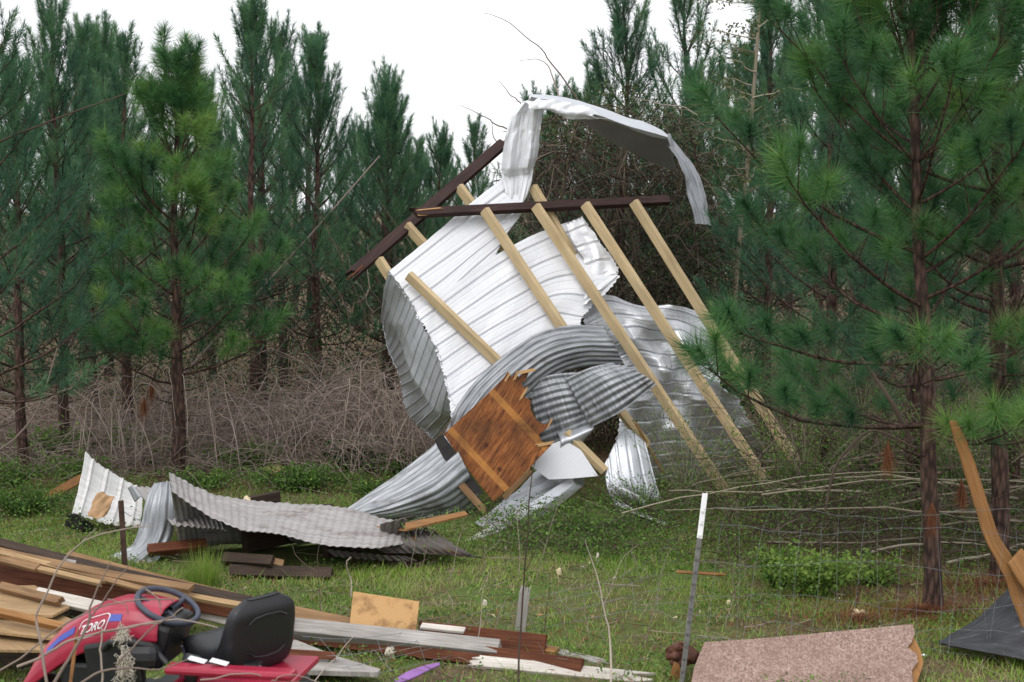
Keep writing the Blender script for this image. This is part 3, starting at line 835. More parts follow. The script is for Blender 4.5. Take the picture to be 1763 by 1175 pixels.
# ------------------------------------------------------------------ lumber pile, left foreground
LG = 'boards in the lumber pile behind the mower'
LB = [
    # (x0,y0,h0, x1,y1,h1, width, thick, hint, material, label)
    (-60, 920, .62, 430, 1036, .34, .07, .04, (0, -.6, 1), 'dark_wood', 'dark rear plank along the top edge of the lumber pile'),
    (110, 962, .50, 615, 1082, .12, .15, .03, (0, -.5, 1), 'oldtan', 'long tan plank sloping down behind the steering wheel'),
    (-60, 936, .58, 330, 1014, .43, .07, .03, (0, -.4, 1), 'oldtan', 'tan plank second from the rear of the lumber pile'),
    (0, 952, .55, 430, 1046, .33, .045, .03, (0, -.5, 1), 'paleply', 'narrow pale plank near the rear of the lumber pile'),
    (-40, 952, .53, 66, 978, .49, .07, .03, (0, -.7, 1), 'oldtan', 'short brown plank at the far left rear of the pile'),
    (10, 966, .50, 170, 1004, .45, .04, .03, (0, -.6, 1), 'paleply', 'thin pale batten lying in the dark gap of the pile'),
    (120, 982, .47, 310, 1032, .38, .045, .025, (0, -.6, 1), 'oldtan', 'tan batten pointing to the steering wheel'),
    (-80, 962, .40, 490, 1064, .25, .13, .05, (0, -1, .35), 'redbrown', 'long red-brown joist across the lumber pile'),
    (-80, 984, .33, 330, 1054, .25, .15, .05, (0, -1, .3), 'redbrown', 'dark red joist in front of the first joist'),
    (300, 1042, .25, 640, 1105, .06, .11, .05, (0, -1, .5), 'redbrown', 'red-brown joist end running behind the mower seat'),
    (320, 1048, .22, 480, 1085, .16, .10, .05, (0, -1, .6), 'white_wood', 'whitish beam just behind the mower seat'),
    (0, 1010, .42, 100, 1035, .42, .06, .04, (0, -.8, 1), 'oldtan', 'thin brown batten above the pale sheets'),
    (60, 1022, .42, 175, 1048, .36, .10, .03, (0, -.6, 1), 'white_wood', 'whitish board between the joists and the hood'),
    (-30, 1048, .42, 150, 1090, .36, .045, .05, (0, -.8, 1), 'fresh', 'orange batten lying across the pale plywood'),
]
for k, (x0, y0, h0, x1, y1, h1, w, t, hint, mat, lab) in enumerate(LB):
    plank('board', G(x0, y0, h0), G(x1, y1, h1), w, t, hint, mat, lab, group=LG, seed=100 + k, jag1=0.05 if k % 2 else 0.0, bend=-0.025 if k in (0, 1, 2, 3) else 0.0)
for k, (pts, mat, lab) in enumerate((
        ([(-60, 1010), (60, 1008), (120, 1045), (90, 1060), (-60, 1052)], 'paleply', 'pale plywood sheet at the top of the broken sheets by the hood'),
        ([(-60, 1040), (90, 1052), (150, 1078), (100, 1100), (-60, 1082)], 'paleply', 'pale plywood sheet lying under the orange batten'),
        ([(-60, 1080), (60, 1066), (112, 1112), (70, 1120), (-60, 1118)], 'paleply', 'lowest pale plywood sheet touching the mower nose'))):
    o = slab('plywood_sheet', [G(x, y, .38 - 0.05 * k) for x, y in pts], 0.016, M[mat], None, axis=(1, -0.3 - 0.4 * k, 0))
    tag(o, lab, 'plywood', 'broken plywood sheets left of the mower')
# pile core that carries the sheets
plank('joist', G(-60, 1105, .17), G(80, 1125, .15), 0.30, 0.05, (0, -1, 0.1), 'dark_wood', 'dark joist on edge below the pale plywood sheets', group=LG, seed=130)
plank('joist', G(-60, 1000, .20), G(250, 1050, .14), 0.28, 0.05, (0, -1, 0.1), 'dark_wood', 'dark joist on edge inside the lumber pile', group=LG, seed=131)
plank('joist', G(-60, 960, .26), G(260, 1030, .18), 0.36, 0.05, (0, -1, 0.1), 'dark_wood', 'dark joist on edge at the rear of the lumber pile', group=LG, seed=132)
o = tube_obj('round_stake', [G(110, 968, .50), G(130, 972, .48)], 0.028, M['grey_wood'], None, 8)
tag(o, 'short round grey stake end lying on the lumber pile', 'stake')

# ------------------------------------------------------------------ beams and boards, centre foreground
FG = 'beams lying in the centre foreground'
plank('beam', G(505, 1082, .15), G(860, 1120, .09), 0.11, 0.10, (0, -.8, 1), 'grey_wood', 'long grey-topped beam below the stained particle board', group=FG, seed=140)
plank('beam', G(510, 1098, .08), G(830, 1136, .04), 0.07, 0.06, (0, -1, .3), 'redbrown', 'red-brown beam under the long grey-topped beam', group=FG, seed=141)
plank('beam', G(722, 1086, .10), G(940, 1110, .08), 0.13, 0.05, (0, -1, .25), 'redbrown', 'short red-brown joist lying right of the particle board', group=FG, seed=142)
plank('beam', G(820, 1124, .07), G(1003, 1148, .06), 0.10, 0.06, (0, -1, .3), 'redbrown', 'red-brown beam with a sawn end beside the white plank', group=FG, seed=143)
plank('board', G(725, 1078, .17), G(800, 1086, .16), 0.06, 0.02, (0, -.3, 1), 'white_wood', 'short white lath on top of the red-brown joist', group=FG, seed=144)
plank('board', G(850, 1105, .05), G(960, 1122, .04), 0.07, 0.03, (0, -.3, 1), 'fresh', 'narrow orange board between the two red-brown beams', group=FG, seed=145)
plank('board', G(830, 1140, .05), G(1085, 1166, .02), 0.10, 0.025, (0, -.5, 1), 'white_wood', 'peeling white plank lowest of the beams in the centre', group=FG, seed=146, jag0=0.10, jag1=0.16)
plank('board', G(945, 1118, .03), G(1020, 1136, .02), 0.07, 0.015, (0, -.2, 1), 'grey_wood', 'thin grey wood shard beyond the sawn beam end', group=FG, seed=147, jag1=0.15)
o = slab('particle_board', [P(608, 1018, 10.55), P(722, 1036, 10.5), P(714, 1108, 10.3), P(600, 1094, 10.35)], 0.02, M['particle'], None, bevel=0.002)
tag(o, 'square stained tan particle board standing behind the grey beam', 'board')
o = slab('plywood_offcut', [G(x, y, .10) for x, y in [(470, 1098), (510, 1102), (580, 1130), (655, 1152), (650, 1158), (480, 1153)]], 0.03, M['grey_wood'], None)
tag(o, 'pointed grey plywood offcut right of the mower seat', 'plywood')
plank('batten', G(490, 1124, .14), G(578, 1130, .14), 0.05, 0.03, (0, -1, .4), 'redbrown', 'short dark batten on the pointed plywood offcut', group=FG, seed=148)
o = sheet('purple_plastic_blade', [[G(678, 1172, .05), G(684, 1178, .04)], [G(705, 1156, .09), G(712, 1168, .06)], [G(735, 1146, .10), G(740, 1154, .08)], [G(757, 1142, .08), G(757, 1146, .08)]], M['purple'], None, 16, 8, None, thick=0.012)
tag(o, 'purple plastic toy blade in the weeds at the bottom centre', 'plastic toy')

# ------------------------------------------------------------------ right foreground
osb_pts = [(1213, 1106), (1300, 1100), (1400, 1091), (1490, 1082), (1572, 1074), (1575, 1090), (1570, 1105), (1562, 1115), (1578, 1126), (1580, 1140), (1570, 1155), (1572, 1185), (1560, 1230), (1180, 1230), (1195, 1150)]
o = slab('strand_board_panel', [P(x, y, 9.55 + (1175 - y) * 0.0035) for x, y in osb_pts], 0.013, M['osb'], None)
tag(o, 'pinkish strand board panel leaning in the right foreground with a torn right edge', 'strand board')
o = slab('strand_board_core', [P(x, y, 9.58 + (1175 - y) * 0.0035) for x, y in [(1568, 1084), (1585, 1120), (1590, 1142), (1580, 1172), (1578, 1230), (1540, 1230), (1540, 1100)]], 0.006, M['fresh'], None)
tag(o, 'raw orange layer sticking out behind the torn strand board edge', 'wood scrap')
rows = [[(1645, 722), (1634, 728)], [(1668, 770), (1650, 780)], [(1693, 845), (1672, 852)], [(1722, 925), (1697, 930)], [(1760, 985), (1725, 985)], [(1790, 1050), (1745, 1040)], [(1800, 1120), (1762, 1090)]]
o = sheet('split_plank', [[P(a[0], a[1], 10.4 - 0.03 * i), P(b[0], b[1], 10.4 - 0.03 * i)] for i, (a, b) in enumerate(rows)], M['fresh'], None, 40, 8, None, crumple=0.008, cscale=3, thick=0.02, seed=80, jag=0.5)
tag(o, 'tall splintered orange plank leaning at the right edge', 'plank')
rows = [[(1735, 970), (1757, 945)], [(1752, 1000), (1775, 958)], [(1775, 1030), (1800, 985)]]
o2 = sheet('split_branch', [[P(a[0], a[1], 10.2 - 0.02 * i), P(b[0], b[1], 10.25 - 0.02 * i)] for i, (a, b) in enumerate(rows)], M['fresh'], o, 14, 8, None, thick=0.02, seed=81)
rows = [[(1618, 1106, 10.25), (1618, 1108, 10.23)], [(1690, 1060, 10.55), (1692, 1122, 10.02)], [(1763, 985, 10.9), (1766, 1137, 9.85)], [(1835, 925, 11.2), (1840, 1150, 9.7)]]
o = sheet('shingle_sheet', [[P(*a), P((a[0] + b[0]) / 2, (a[1] + b[1]) / 2, (a[2] + b[2]) / 2 - 0.03), P(*b)] for a, b in rows], M['shingle'], None, 50, 60,
          lambda s: 0.012 * ((s / 0.14) % 1.0), 'v', crumple=0.012, cscale=2.5, thick=0.012, seed=82)
tag(o, 'black shingled roof sheet lying slanted at the right edge', 'roof sheet')
rows = [[(1152, 1118), (1168, 1106), (1190, 1112)], [(1150, 1132), (1166, 1124), (1202, 1134)], [(1156, 1142), (1172, 1150), (1186, 1142)]]
o = sheet('crumpled_leather', [[P(x, y, 9.85 - 0.05 * (j == 1)) for j, (x, y) in enumerate(r)] for r in rows], M['rag'], None, 20, 20, None, crumple=0.05, cscale=9, seed=83, thick=0.01)
tag(o, 'crumpled brown leather scrap caught at the foot of the white-topped post', 'scrap')
o = slab('tan_scrap', [P(x, y, 9.7) for x, y in [(1161, 1140), (1170, 1146), (1180, 1180), (1182, 1215), (1145, 1215), (1150, 1178)]], 0.015, M['orangebit'], None)
tag(o, 'pointed tan wood scrap under the crumpled leather', 'wood scrap')

# fence posts
tp = empty('steel_post', G(1172, 1178))
tag(tp, 'grey steel fence post with a white top', 'fence post')
a, b = G(1172, 1178) - Vector((0, 0, 0.05)), P(1214, 850, 10.1)
ax = (b - a)
def along(f): return a + ax * f
board('post_flange', along(0), along(0.765), 0.036, 0.006, (0.25, -1, 0.1), M['post'], tp, seed=1)
board('post_web', along(0) + Vector((0.01, 0.02, 0)), along(0.765) + Vector((0.01, 0.02, 0)), 0.036, 0.006, (1, 0.25, 0), M['post'], tp, seed=2)
board('white_tip', along(0.765), along(1), 0.038, 0.007, (0.25, -1, 0.1), M['white'], tp, seed=3)
board('white_tip_web', along(0.765) + Vector((0.01, 0.02, 0)), along(1) + Vector((0.01, 0.02, 0)), 0.036, 0.006, (1, 0.25, 0), M['white'], tp, seed=4)
for k in range(14):
    box('stud_bump', along(0.1 + k * 0.062) + Vector((-0.003, -0.008, 0)), (0.02, 0.012, 0.012), M['post'] if 0.1 + k * 0.062 < 0.75 else M['white'], tp)
rp = empty('rusty_post', G(219, 1030))
tag(rp, 'thin rusty fence post standing in the lumber pile', 'fence post')
board('post_flange', G(219, 1040, -0.05), P(208, 862, 11.6), 0.042, 0.006, (0.3, -1, 0), M['rustpost'], rp, seed=5)
board('post_web', G(219, 1040, -0.05) + Vector((0.008, 0.02, 0)), P(208, 862, 11.6) + Vector((0.008, 0.02, 0)), 0.034, 0.006, (1, 0.3, 0), M['rustpost'], rp, seed=6)

# woven wire fence
fence = empty('wire_fence', G(1450, 1130))
tag(fence, 'sagging woven wire fence strung right of the white-topped post', 'fence')
wr = [(878, 884, 884), (908, 914, 922), (962, 975, 985), (1020, 1040, 1050), (1065, 1082, 1098), (1100, 1118, 1135)]
def wire_pt(k, f):
    y0, y1, y2 = wr[k]
    x = 1212 - k * 5.5 + (1790 - 1212 + k * 5.5) * f
    y = (y0 * (1 - f) * (1 - 2 * f) + 4 * y1 * f * (1 - f) + y2 * f * (2 * f - 1))
    return P(x, y, 10.02 - k * 0.03 + 0.3 * f)
for k in range(len(wr)):
    tube_obj('line_wire', [wire_pt(k, f) + Vector((0, 0.006 * math.sin(f * 60 + k), 0.006 * math.sin(f * 43 + k * 2) + 0.03 * math.sin(f * 9 + k * 1.7))) for f in np.linspace(0, 1, 40)], 0.0013, M['wire'], fence, 4)
for j in range(1, 17):
    f = j / 17.0
    tube_obj('stay_wire', [wire_pt(k, min(1, max(0, f + 0.010 * math.sin(j * 3.7) * (k - 2) + 0.006 * math.sin(j * 3 + k)))) for k in range(len(wr))], 0.0010, M['wire'], fence, 4)
sag = empty('fallen_wire_fence', G(900, 1080))
tag(sag, 'loose woven fence wire fallen in a curve across the grass left of the post', 'fence')
wl_ = [[(1190, 900), (1085, 985), (960, 1020), (840, 1050), (720, 1085), (600, 1100), (520, 1096)], [(1188, 950), (1100, 1000), (980, 1030), (860, 1062), (740, 1098), (620, 1125), (560, 1130)],
       [(1182, 1010), (1110, 1020), (1010, 1045), (880, 1075), (760, 1112), (640, 1140), (590, 1150)], [(1178, 1075), (1120, 1050), (1030, 1062), (900, 1090), (780, 1128), (660, 1158), (610, 1165)]]
hh = [[1.0, .35, .18, .15, .16, .20, .20], [.8, .30, .14, .12, .13, .16, .16], [.5, .24, .1, .09, .1, .12, .12], [.3, .18, .06, .05, .06, .08, .08]]
def sag_pts(k, n=60):
    c = [G(x, y, hh[k][i]) if i else P(x, y, 10.05) for i, (x, y) in enumerate(wl_[k])]
    return catmull([tuple(p) for p in c], n)
SP = [sag_pts(k) for k in range(4)]
for k in range(4):
    tube_obj('line_wire', SP[k], 0.0016, M['wire'], sag, 4)
for j in range(5, 60, 5):
    tube_obj('stay_wire', catmull([SP[k][min(59, j + k)] for k in range(4)], 8), 0.0013, M['wire'], sag, 4)

# ------------------------------------------------------------------ riding mower (local: x forward, y to the driver's left, z up)
MO = empty('riding_mower', Vector((-1.37, 8.20, 0.0)), R(180 - 10))
MO.scale = (0.9, 0.93, 0.96)
tag(MO, 'faded red riding mower with black seat half buried in branches', 'mower')


def local(name, V, F, mat, parent=MO, smooth=True):
    return mesh_obj(name, V, F, mat, parent, smooth, None, False)


HX = [0.52, 0.68, 0.84, 1.00, 1.15, 1.28, 1.38, 1.43]
HT = [0.880, 0.905, 0.900, 0.850, 0.760, 0.640, 0.515, 0.430]
HB = [0.730, 0.720, 0.690, 0.640, 0.560, 0.470, 0.410, 0.400]
HW = [0.225, 0.230, 0.228, 0.222, 0.212, 0.200, 0.180, 0.150]


def hood_pt(x, v):
    """v 0 near lower edge .. 1 far lower edge"""
    t, b, w = np.interp(x, HX, HT), np.interp(x, HX, HB), np.interp(x, HX, HW)
    sec = [(w, b), (w - 0.004, b + (t - b) * 0.30), (w - 0.022, b + (t - b) * 0.62), (w - 0.065, t - 0.018), (w * 0.45, t + 0.006), (0, t + 0.012),
           (-w * 0.45, t + 0.006), (-(w - 0.065), t - 0.018), (-(w - 0.022), b + (t - b) * 0.62), (-(w - 0.004), b + (t - b) * 0.30), (-w, b)]
    q = v * (len(sec) - 1); i = min(int(q), len(sec) - 2); f = q - i
    a, c = sec[i], sec[i + 1]
    return Vector((x, a[0] + (c[0] - a[0]) * f, a[1] + (c[1] - a[1]) * f))


def hood_off(x, v, d=0.004):
    p = hood_pt(x, v)
    n = (hood_pt(x + 0.01, v) - hood_pt(x - 0.01, v)).cross(hood_pt(x, min(v + 0.02, 1)) - hood_pt(x, max(v - 0.02, 0)))
    n.normalize()
    if n.z < 0 and abs(n.z) > abs(n.y) or (abs(n.y) >= abs(n.z) and n.y < 0): n = -n
    return p + n * d


nx, nv = 40, 41
HXS = catmull(np.array(HX)[:, None], nx)[:, 0]
hood = local('hood', [hood_pt(x, j / (nv - 1)) for x in HXS for j in range(nv)], grid_faces(nx, nv), M['red'])
md = hood.modifiers.new('thickness', 'SOLIDIFY'); md.thickness = 0.008; md.offset = -1
# hood nose lip and rear edge
for x0, x1 in ((1.24, 1.05), (0.83, 0.75)):
    xs_ = np.linspace(x0, x1, 12); vs_ = np.linspace(0.205, 0.262, 4)
    local('blue_stripe', [hood_off(x, v + 0.0) for x in xs_ for v in vs_], grid_faces(12, 4), M['blue'], hood)
# badge frame and lettering
def badge(u, w):            # u 0..1 along the reading direction, w 0..1 upwards
    return hood_off(1.035 - 0.19 * u - 0.03 * w, 0.125 + 0.15 * w, 0.005)
fr = []
for k in range(48):
    th = 2 * math.pi * k / 48
    cu, cw = math.cos(th), math.sin(th)
    fr.append((0.5 + 0.5 * math.copysign(abs(cu) ** 0.35, cu), 0.5 + 0.5 * math.copysign(abs(cw) ** 0.35, cw)))
V, F = [], []
for (u, w) in fr:
    V.append(badge(u, w)); V.append(badge(0.5 + (u - 0.5) * 0.95, 0.5 + (w - 0.5) * 0.92))
for k in range(48):
    F.append((2 * k, 2 * ((k + 1) % 48), 2 * ((k + 1) % 48) + 1, 2 * k + 1))
local('badge_frame', V, F, M['white'], hood, False)
cu = bpy.data.curves.new('badge_text', 'FONT'); cu.body = 'TORO'; cu.size = 1.0; cu.shear = 0.25; cu.offset = 0.018
tmp = bpy.data.objects.new('badge_text', cu); COL.objects.link(tmp)
dg = bpy.context.evaluated_depsgraph_get()
tm = bpy.data.meshes.new_from_object(tmp.evaluated_get(dg))
bpy.data.objects.remove(tmp)
xs_ = [v.co.x for v in tm.vertices]; ys_ = [v.co.y for v in tm.vertices]
x0, x1, y0, y1 = min(xs_), max(xs_), min(ys_), max(ys_)
local('badge_lettering', [badge(0.10 + 0.80 * (v.co.x - x0) / (x1 - x0), 0.26 + 0.42 * (v.co.y - y0) / (y1 - y0)) for v in tm.vertices],
      [tuple(p.vertices) for p in tm.polygons], M['white'], hood, False)


def lbox(name, c, s, mat, rot=(0, 0, 0), bev=0.015, parent=MO):
    from mathutils import Euler
    o = box(name, c, s, mat, parent, Euler([R(a) for a in rot]).to_matrix(), bev, False)
    return o


lbox('engine', (0.96, 0.0, 0.46), (0.40, 0.36, 0.24), M['black'], bev=0.03)
lbox('engine_cover', (0.86, 0, 0.64), (0.28, 0.28, 0.12), M['black'], bev=0.04)
lbox('front_axle', (1.25, 0, 0.24), (0.08, 0.66, 0.08), M['black'])
lbox('chassis', (0.65, 0, 0.34), (1.55, 0.36, 0.12), M['black'])
lbox('dash', (0.56, 0, 0.70), (0.16, 0.40, 0.26), M['black'], (0, -18, 0), 0.03)
lbox('dash_top', (0.60, 0.02, 0.80), (0.20, 0.34, 0.06), M['black'], (0, 12, 0), 0.025)
lbox('side_panel', (0.78, 0.24, 0.60), (0.34, 0.05, 0.26), M['black'], (0, 10, 0), 0.02)
lbox('tank', (0.60, 0.26, 0.66), (0.22, 0.14, 0.14), M['black'], (8, 0, 10), 0.05)
tube_obj('hose', [(0.86, 0.23, 0.66), (0.78, 0.30, 0.735), (0.66, 0.30, 0.745), (0.54, 0.27, 0.72), (0.46, 0.24, 0.62)], 0.02, M['black'], MO, 10, False)
lbox('grille', (1.16, 0.0, 0.36), (0.20, 0.34, 0.16), M['black'], (0, 20, 0), 0.02)
lbox('foot_board', (0.42, 0, 0.40), (0.50, 0.86, 0.03), M['black'])
lbox('control_box', (0.30, 0.27, 0.60), (0.10, 0.07, 0.16), M['black'], (0, -10, 0), 0.015)
tube_obj('lever', [(0.30, 0.29, 0.62), (0.33, 0.31, 0.74)], 0.008, M['wheelgrey'], MO, 8, False)
tube_obj('steering_column', [(0.66, 0, 0.62), (0.56, 0, 0.845)], 0.024, M['black'], MO, 10, False)
# steering wheel
wc = Vector((0.545, 0.0, 0.875)); wnv = Vector((-0.42, 0.10, 1.0)).normalized()
wa = wnv.cross(Vector((0, 1, 0))).normalized(); wb = wnv.cross(wa)
rim, F = [], []
for i in range(48):
    th = 2 * math.pi * i / 48
    rd = wa * math.cos(th) + wb * math.sin(th)
    for j in range(10):
        ph = 2 * math.pi * j / 10
        rim.append(wc + rd * (0.185 + 0.0175 * math.cos(ph)) + wnv * 0.0175 * math.sin(ph))
for i in range(48):
    for j in range(10):
        F.append((i * 10 + j, ((i + 1) % 48) * 10 + j, ((i + 1) % 48) * 10 + (j + 1) % 10, i * 10 + (j + 1) % 10))
sw = local('steering_wheel', rim, F, M['wheelgrey'])
for th in (R(200), R(320), R(80)):
    rd = wa * math.cos(th) + wb * math.sin(th)
    tube_obj('spoke', [wc - wnv * 0.035 + rd * 0.02, wc - wnv * 0.02 + rd * 0.11, wc + rd * 0.182], [0.024, 0.018, 0.015], M['wheelgrey'], sw, 8, False)
tube_obj('hub', [wc - wnv * 0.06, wc - wnv * 0.02, wc - wnv * 0.012], [0.05, 0.048, 0.035], M['wheelgrey'], sw, 16, False)
# seat: one shell lofted along its side profile
prof = np.array([(0.45, 0.700), (0.36, 0.712), (0.25, 0.700), (0.14, 0.698), (0.05, 0.725), (-0.01, 0.79), (-0.045, 0.87), (-0.065, 0.945), (-0.075, 0.995)])
wid = np.array([0.17, 0.225, 0.245, 0.25, 0.25, 0.25, 0.245, 0.215, 0.12])
thk = np.array([0.10, 0.14, 0.16, 0.17, 0.17, 0.14, 0.115, 0.095, 0.05])
n = 44
pr_, wd_, tk_ = catmull(prof, n), catmull(wid[:, None], n)[:, 0], catmull(thk[:, None], n)[:, 0]
tg = np.gradient(pr_, axis=0); tg /= np.linalg.norm(tg, axis=1, keepdims=True)
V, F, K = [], [], 28
for i in range(n):
    nrm = Vector((tg[i, 1], 0, -tg[i, 0]))
    if nrm.dot(Vector((0.5, 0, 1))) < 0: nrm = -nrm
    c = Vector((pr_[i, 0], 0, pr_[i, 1])) - nrm * tk_[i] * 0.4
    for k in range(K):
        th = 2 * math.pi * k / K
        cx, sx = math.cos(th), math.sin(th)
        yy = wd_[i] * math.copysign(abs(cx) ** 0.55, cx); zz = tk_[i] * 0.5 * math.copysign(abs(sx) ** 0.7, sx)
        if sx > 0.3: zz -= 0.018 * (1 - (yy / wd_[i]) ** 2)     # dished cushion
        V.append(c + Vector((0, yy, 0)) + nrm * zz)
for i in range(n - 1):
    for k in range(K):
        F.append((i * K + k, i * K + (k + 1) % K, (i + 1) * K + (k + 1) % K, (i + 1) * K + k))
F.append(tuple(range(K))); F.append(tuple(range((n - 1) * K, n * K))[::-1])
seat = local('seat', V, F, M['vinyl'])
# seat base shell hanging behind and below
V, F = [], []
outl = [(-0.235, 0.60), (-0.25, 0.70), (-0.25, 0.80), (-0.235, 0.90), (-0.18, 0.965), (0, 0.985), (0.18, 0.965), (0.235, 0.90), (0.25, 0.80), (0.25, 0.70), (0.235, 0.60), (0.16, 0.565), (0, 0.555), (-0.16, 0.565)]
for s, d in ((1.0, 0.0), (1.0, 0.05), (0.90, 0.085), (0.55, 0.10)):
    for (y, z) in outl:
        zc = 0.77 + (z - 0.77) * s
        V.append(Vector((-0.03 - d - 0.12 * (zc - 0.7), y * s, zc)))
m = len(outl)
for r_ in range(3):
    for k in range(m):
        F.append((r_ * m + k, r_ * m + (k + 1) % m, (r_ + 1) * m + (k + 1) % m, (r_ + 1) * m + k))
F.append(tuple(range(3 * m, 4 * m)))
bk = local('seat_back_shell', V, F, M['vinyl'], seat)
md = bk.modifiers.new('soft', 'SUBSURF'); md.levels = 2; md.render_levels = 2
tube_obj('moulded_ridge', [(-0.148, -0.13, 0.70), (-0.150, -0.07, 0.672), (-0.150, 0.02, 0.665), (-0.150, 0.10, 0.675), (-0.146, 0.15, 0.705)], 0.006, M['vinyl'], seat, 8, False)
tube_obj('moulded_ridge', [(-0.150, -0.14, 0.87), (-0.160, -0.08, 0.895), (-0.162, 0.02, 0.90), (-0.158, 0.10, 0.89), (-0.146, 0.14, 0.86)], 0.006, M['black'], seat, 8, False)
# piping along the seat edge
for sgn in (1,):
    tube_obj('piping', [Vector((pr_[i, 0] + 0.0, sgn * wd_[i] * 0.97, pr_[i, 1] - tk_[i] * 0.35)) for i in range(2, n - 3, 2)], 0.008, M['black'], seat, 8, False)
tube_obj('seat_bracket', [(-0.10, 0.20, 0.62), (-0.10, 0.20, 0.52)], 0.01, M['wire'], MO, 8, False)
lbox('seat_pan', (0.14, 0, 0.60), (0.42, 0.40, 0.05), M['black'], bev=0.02)
# rear fender deck with wheel humps
lbox('fender', (0.0, 0.41, 0.645), (0.76, 0.12, 0.045), M['red'], bev=0.02)
lbox('fender', (0.14, -0.36, 0.60), (0.46, 0.20, 0.045), M['red'], bev=0.02)
lbox('fender_deck', (0.0, 0, 0.535), (0.62, 0.54, 0.04), M['red'], bev=0.015)
lbox('fender_front', (0.36, 0.38, 0.50), (0.03, 0.26, 0.16), M['red'], (0, -25, 0), 0.012)
lbox('fender_front', (0.36, -0.38, 0.50), (0.03, 0.26, 0.16), M['red'], (0, -25, 0), 0.012)
def wheel(x, y, r_, w_):
    V, F, S = [], [], 28
    ring = [(r_ * 0.55, -w_ / 2), (r_ * 0.8, -w_ / 2), (r_ * 0.95, -w_ * 0.42), (r_, -w_ * 0.2), (r_, w_ * 0.2), (r_ * 0.95, w_ * 0.42), (r_ * 0.8, w_ / 2), (r_ * 0.55, w_ / 2)]
    for i in range(S):
        th = 2 * math.pi * i / S
        for (rr, yy) in ring: V.append((x + rr * math.cos(th), y + yy, r_ + rr * math.sin(th)))
    q = len(ring)
    for i in range(S):
        for j in range(q): F.append((i * q + j, ((i + 1) % S) * q + j, ((i + 1) % S) * q + (j + 1) % q, i * q + (j + 1) % q))
    ty = local('tyre', V, F, M['rubber'])
    tube_obj('rim', [(x, y - w_ * 0.38, r_), (x, y, r_), (x, y + w_ * 0.38, r_)], [r_ * 0.55, r_ * 0.40, r_ * 0.55], M['white'], ty, 20, False)
for s in (1, -1):
    wheel(0.0, 0.38 * s, 0.235, 0.22)
    wheel(1.25, 0.34 * s, 0.175, 0.15)
# rear tyres stay inside the fender line, paper and fluff lie on the mower
seat.rotation_euler = (0, 0, R(-31))
seat.location = (0.02, 0, -0.02)
MW = Matrix.Translation(MO.location) @ Matrix.Rotation(MO.rotation_euler.z, 4, 'Z') @ Matrix.Diagonal((0.9, 0.93, 0.96, 1.0))
for k, (x, y) in enumerate(((0.22, 0.36), (0.08, 0.38))):
    pts = [MW @ Vector((x + dx, y + dy, 0.675 + dz)) for dx, dy, dz in ((-.05, -.035, 0), (.05, -.03, .022), (.045, .035, .02), (-.055, .03, 0))]
    o = slab('paper_scrap', pts, 0.003, M['paper'], None)
    tag(o, ['white paper scrap on the fender nearer the steering wheel', 'white paper scrap on the fender below the seat back'][k], 'paper', 'paper scraps on the mower')


def lump(name, c, s, mat, label, cat, seed=0, group=None, stretch=(1, 1, 1)):
    import bmesh
    bm = bmesh.new(); bmesh.ops.create_icosphere(bm, subdivisions=3, radius=1.0)
    for v in bm.verts:
        q = v.co.copy()
        d = 1 + 0.55 * noise.noise(q * 1.7 + Vector((seed * 3.1, 0, 0))) + 0.25 * noise.noise(q * 4.5 + Vector((0, seed, 0)))
        v.co = Vector((q.x * stretch[0], q.y * stretch[1], q.z * stretch[2])) * d * s
    V = [v.co + Vector(c) for v in bm.verts]; F = [tuple(v.index for v in f.verts) for f in bm.faces]
    bm.free()
    return tag(mesh_obj(name, V, F, mat, None, True), label, cat, group)


FLUFF = [(MW @ Vector((0.66, 0.36, 0.62)), (0.028, 0.02, 0.085), 'pale ragged insulation tuft hanging on the mower side', 5), (MW @ Vector((0.70, 0.30, 0.77)), (0.02, 0.015, 0.02), 'small pale insulation tuft on the black tank beside the hood', 6)]

# ------------------------------------------------------------------ vegetation
def value_noise(x, y, sc, seed):
    rs = np.random.RandomState(seed); T = rs.rand(64, 64)
    u, v = np.asarray(x) * sc + 100, np.asarray(y) * sc + 100
    i, j = np.floor(u).astype(int), np.floor(v).astype(int); f, g_ = u - i, v - j
    f = f * f * (3 - 2 * f); g_ = g_ * g_ * (3 - 2 * g_)
    a = T[i % 64, j % 64]; b_ = T[(i + 1) % 64, j % 64]; c = T[i % 64, (j + 1) % 64]; d = T[(i + 1) % 64, (j + 1) % 64]
    return (a * (1 - f) + b_ * f) * (1 - g_) + (c * (1 - f) + d * f) * g_


def unit(a):
    return a / (np.linalg.norm(a, axis=-1, keepdims=True) + 1e-9)


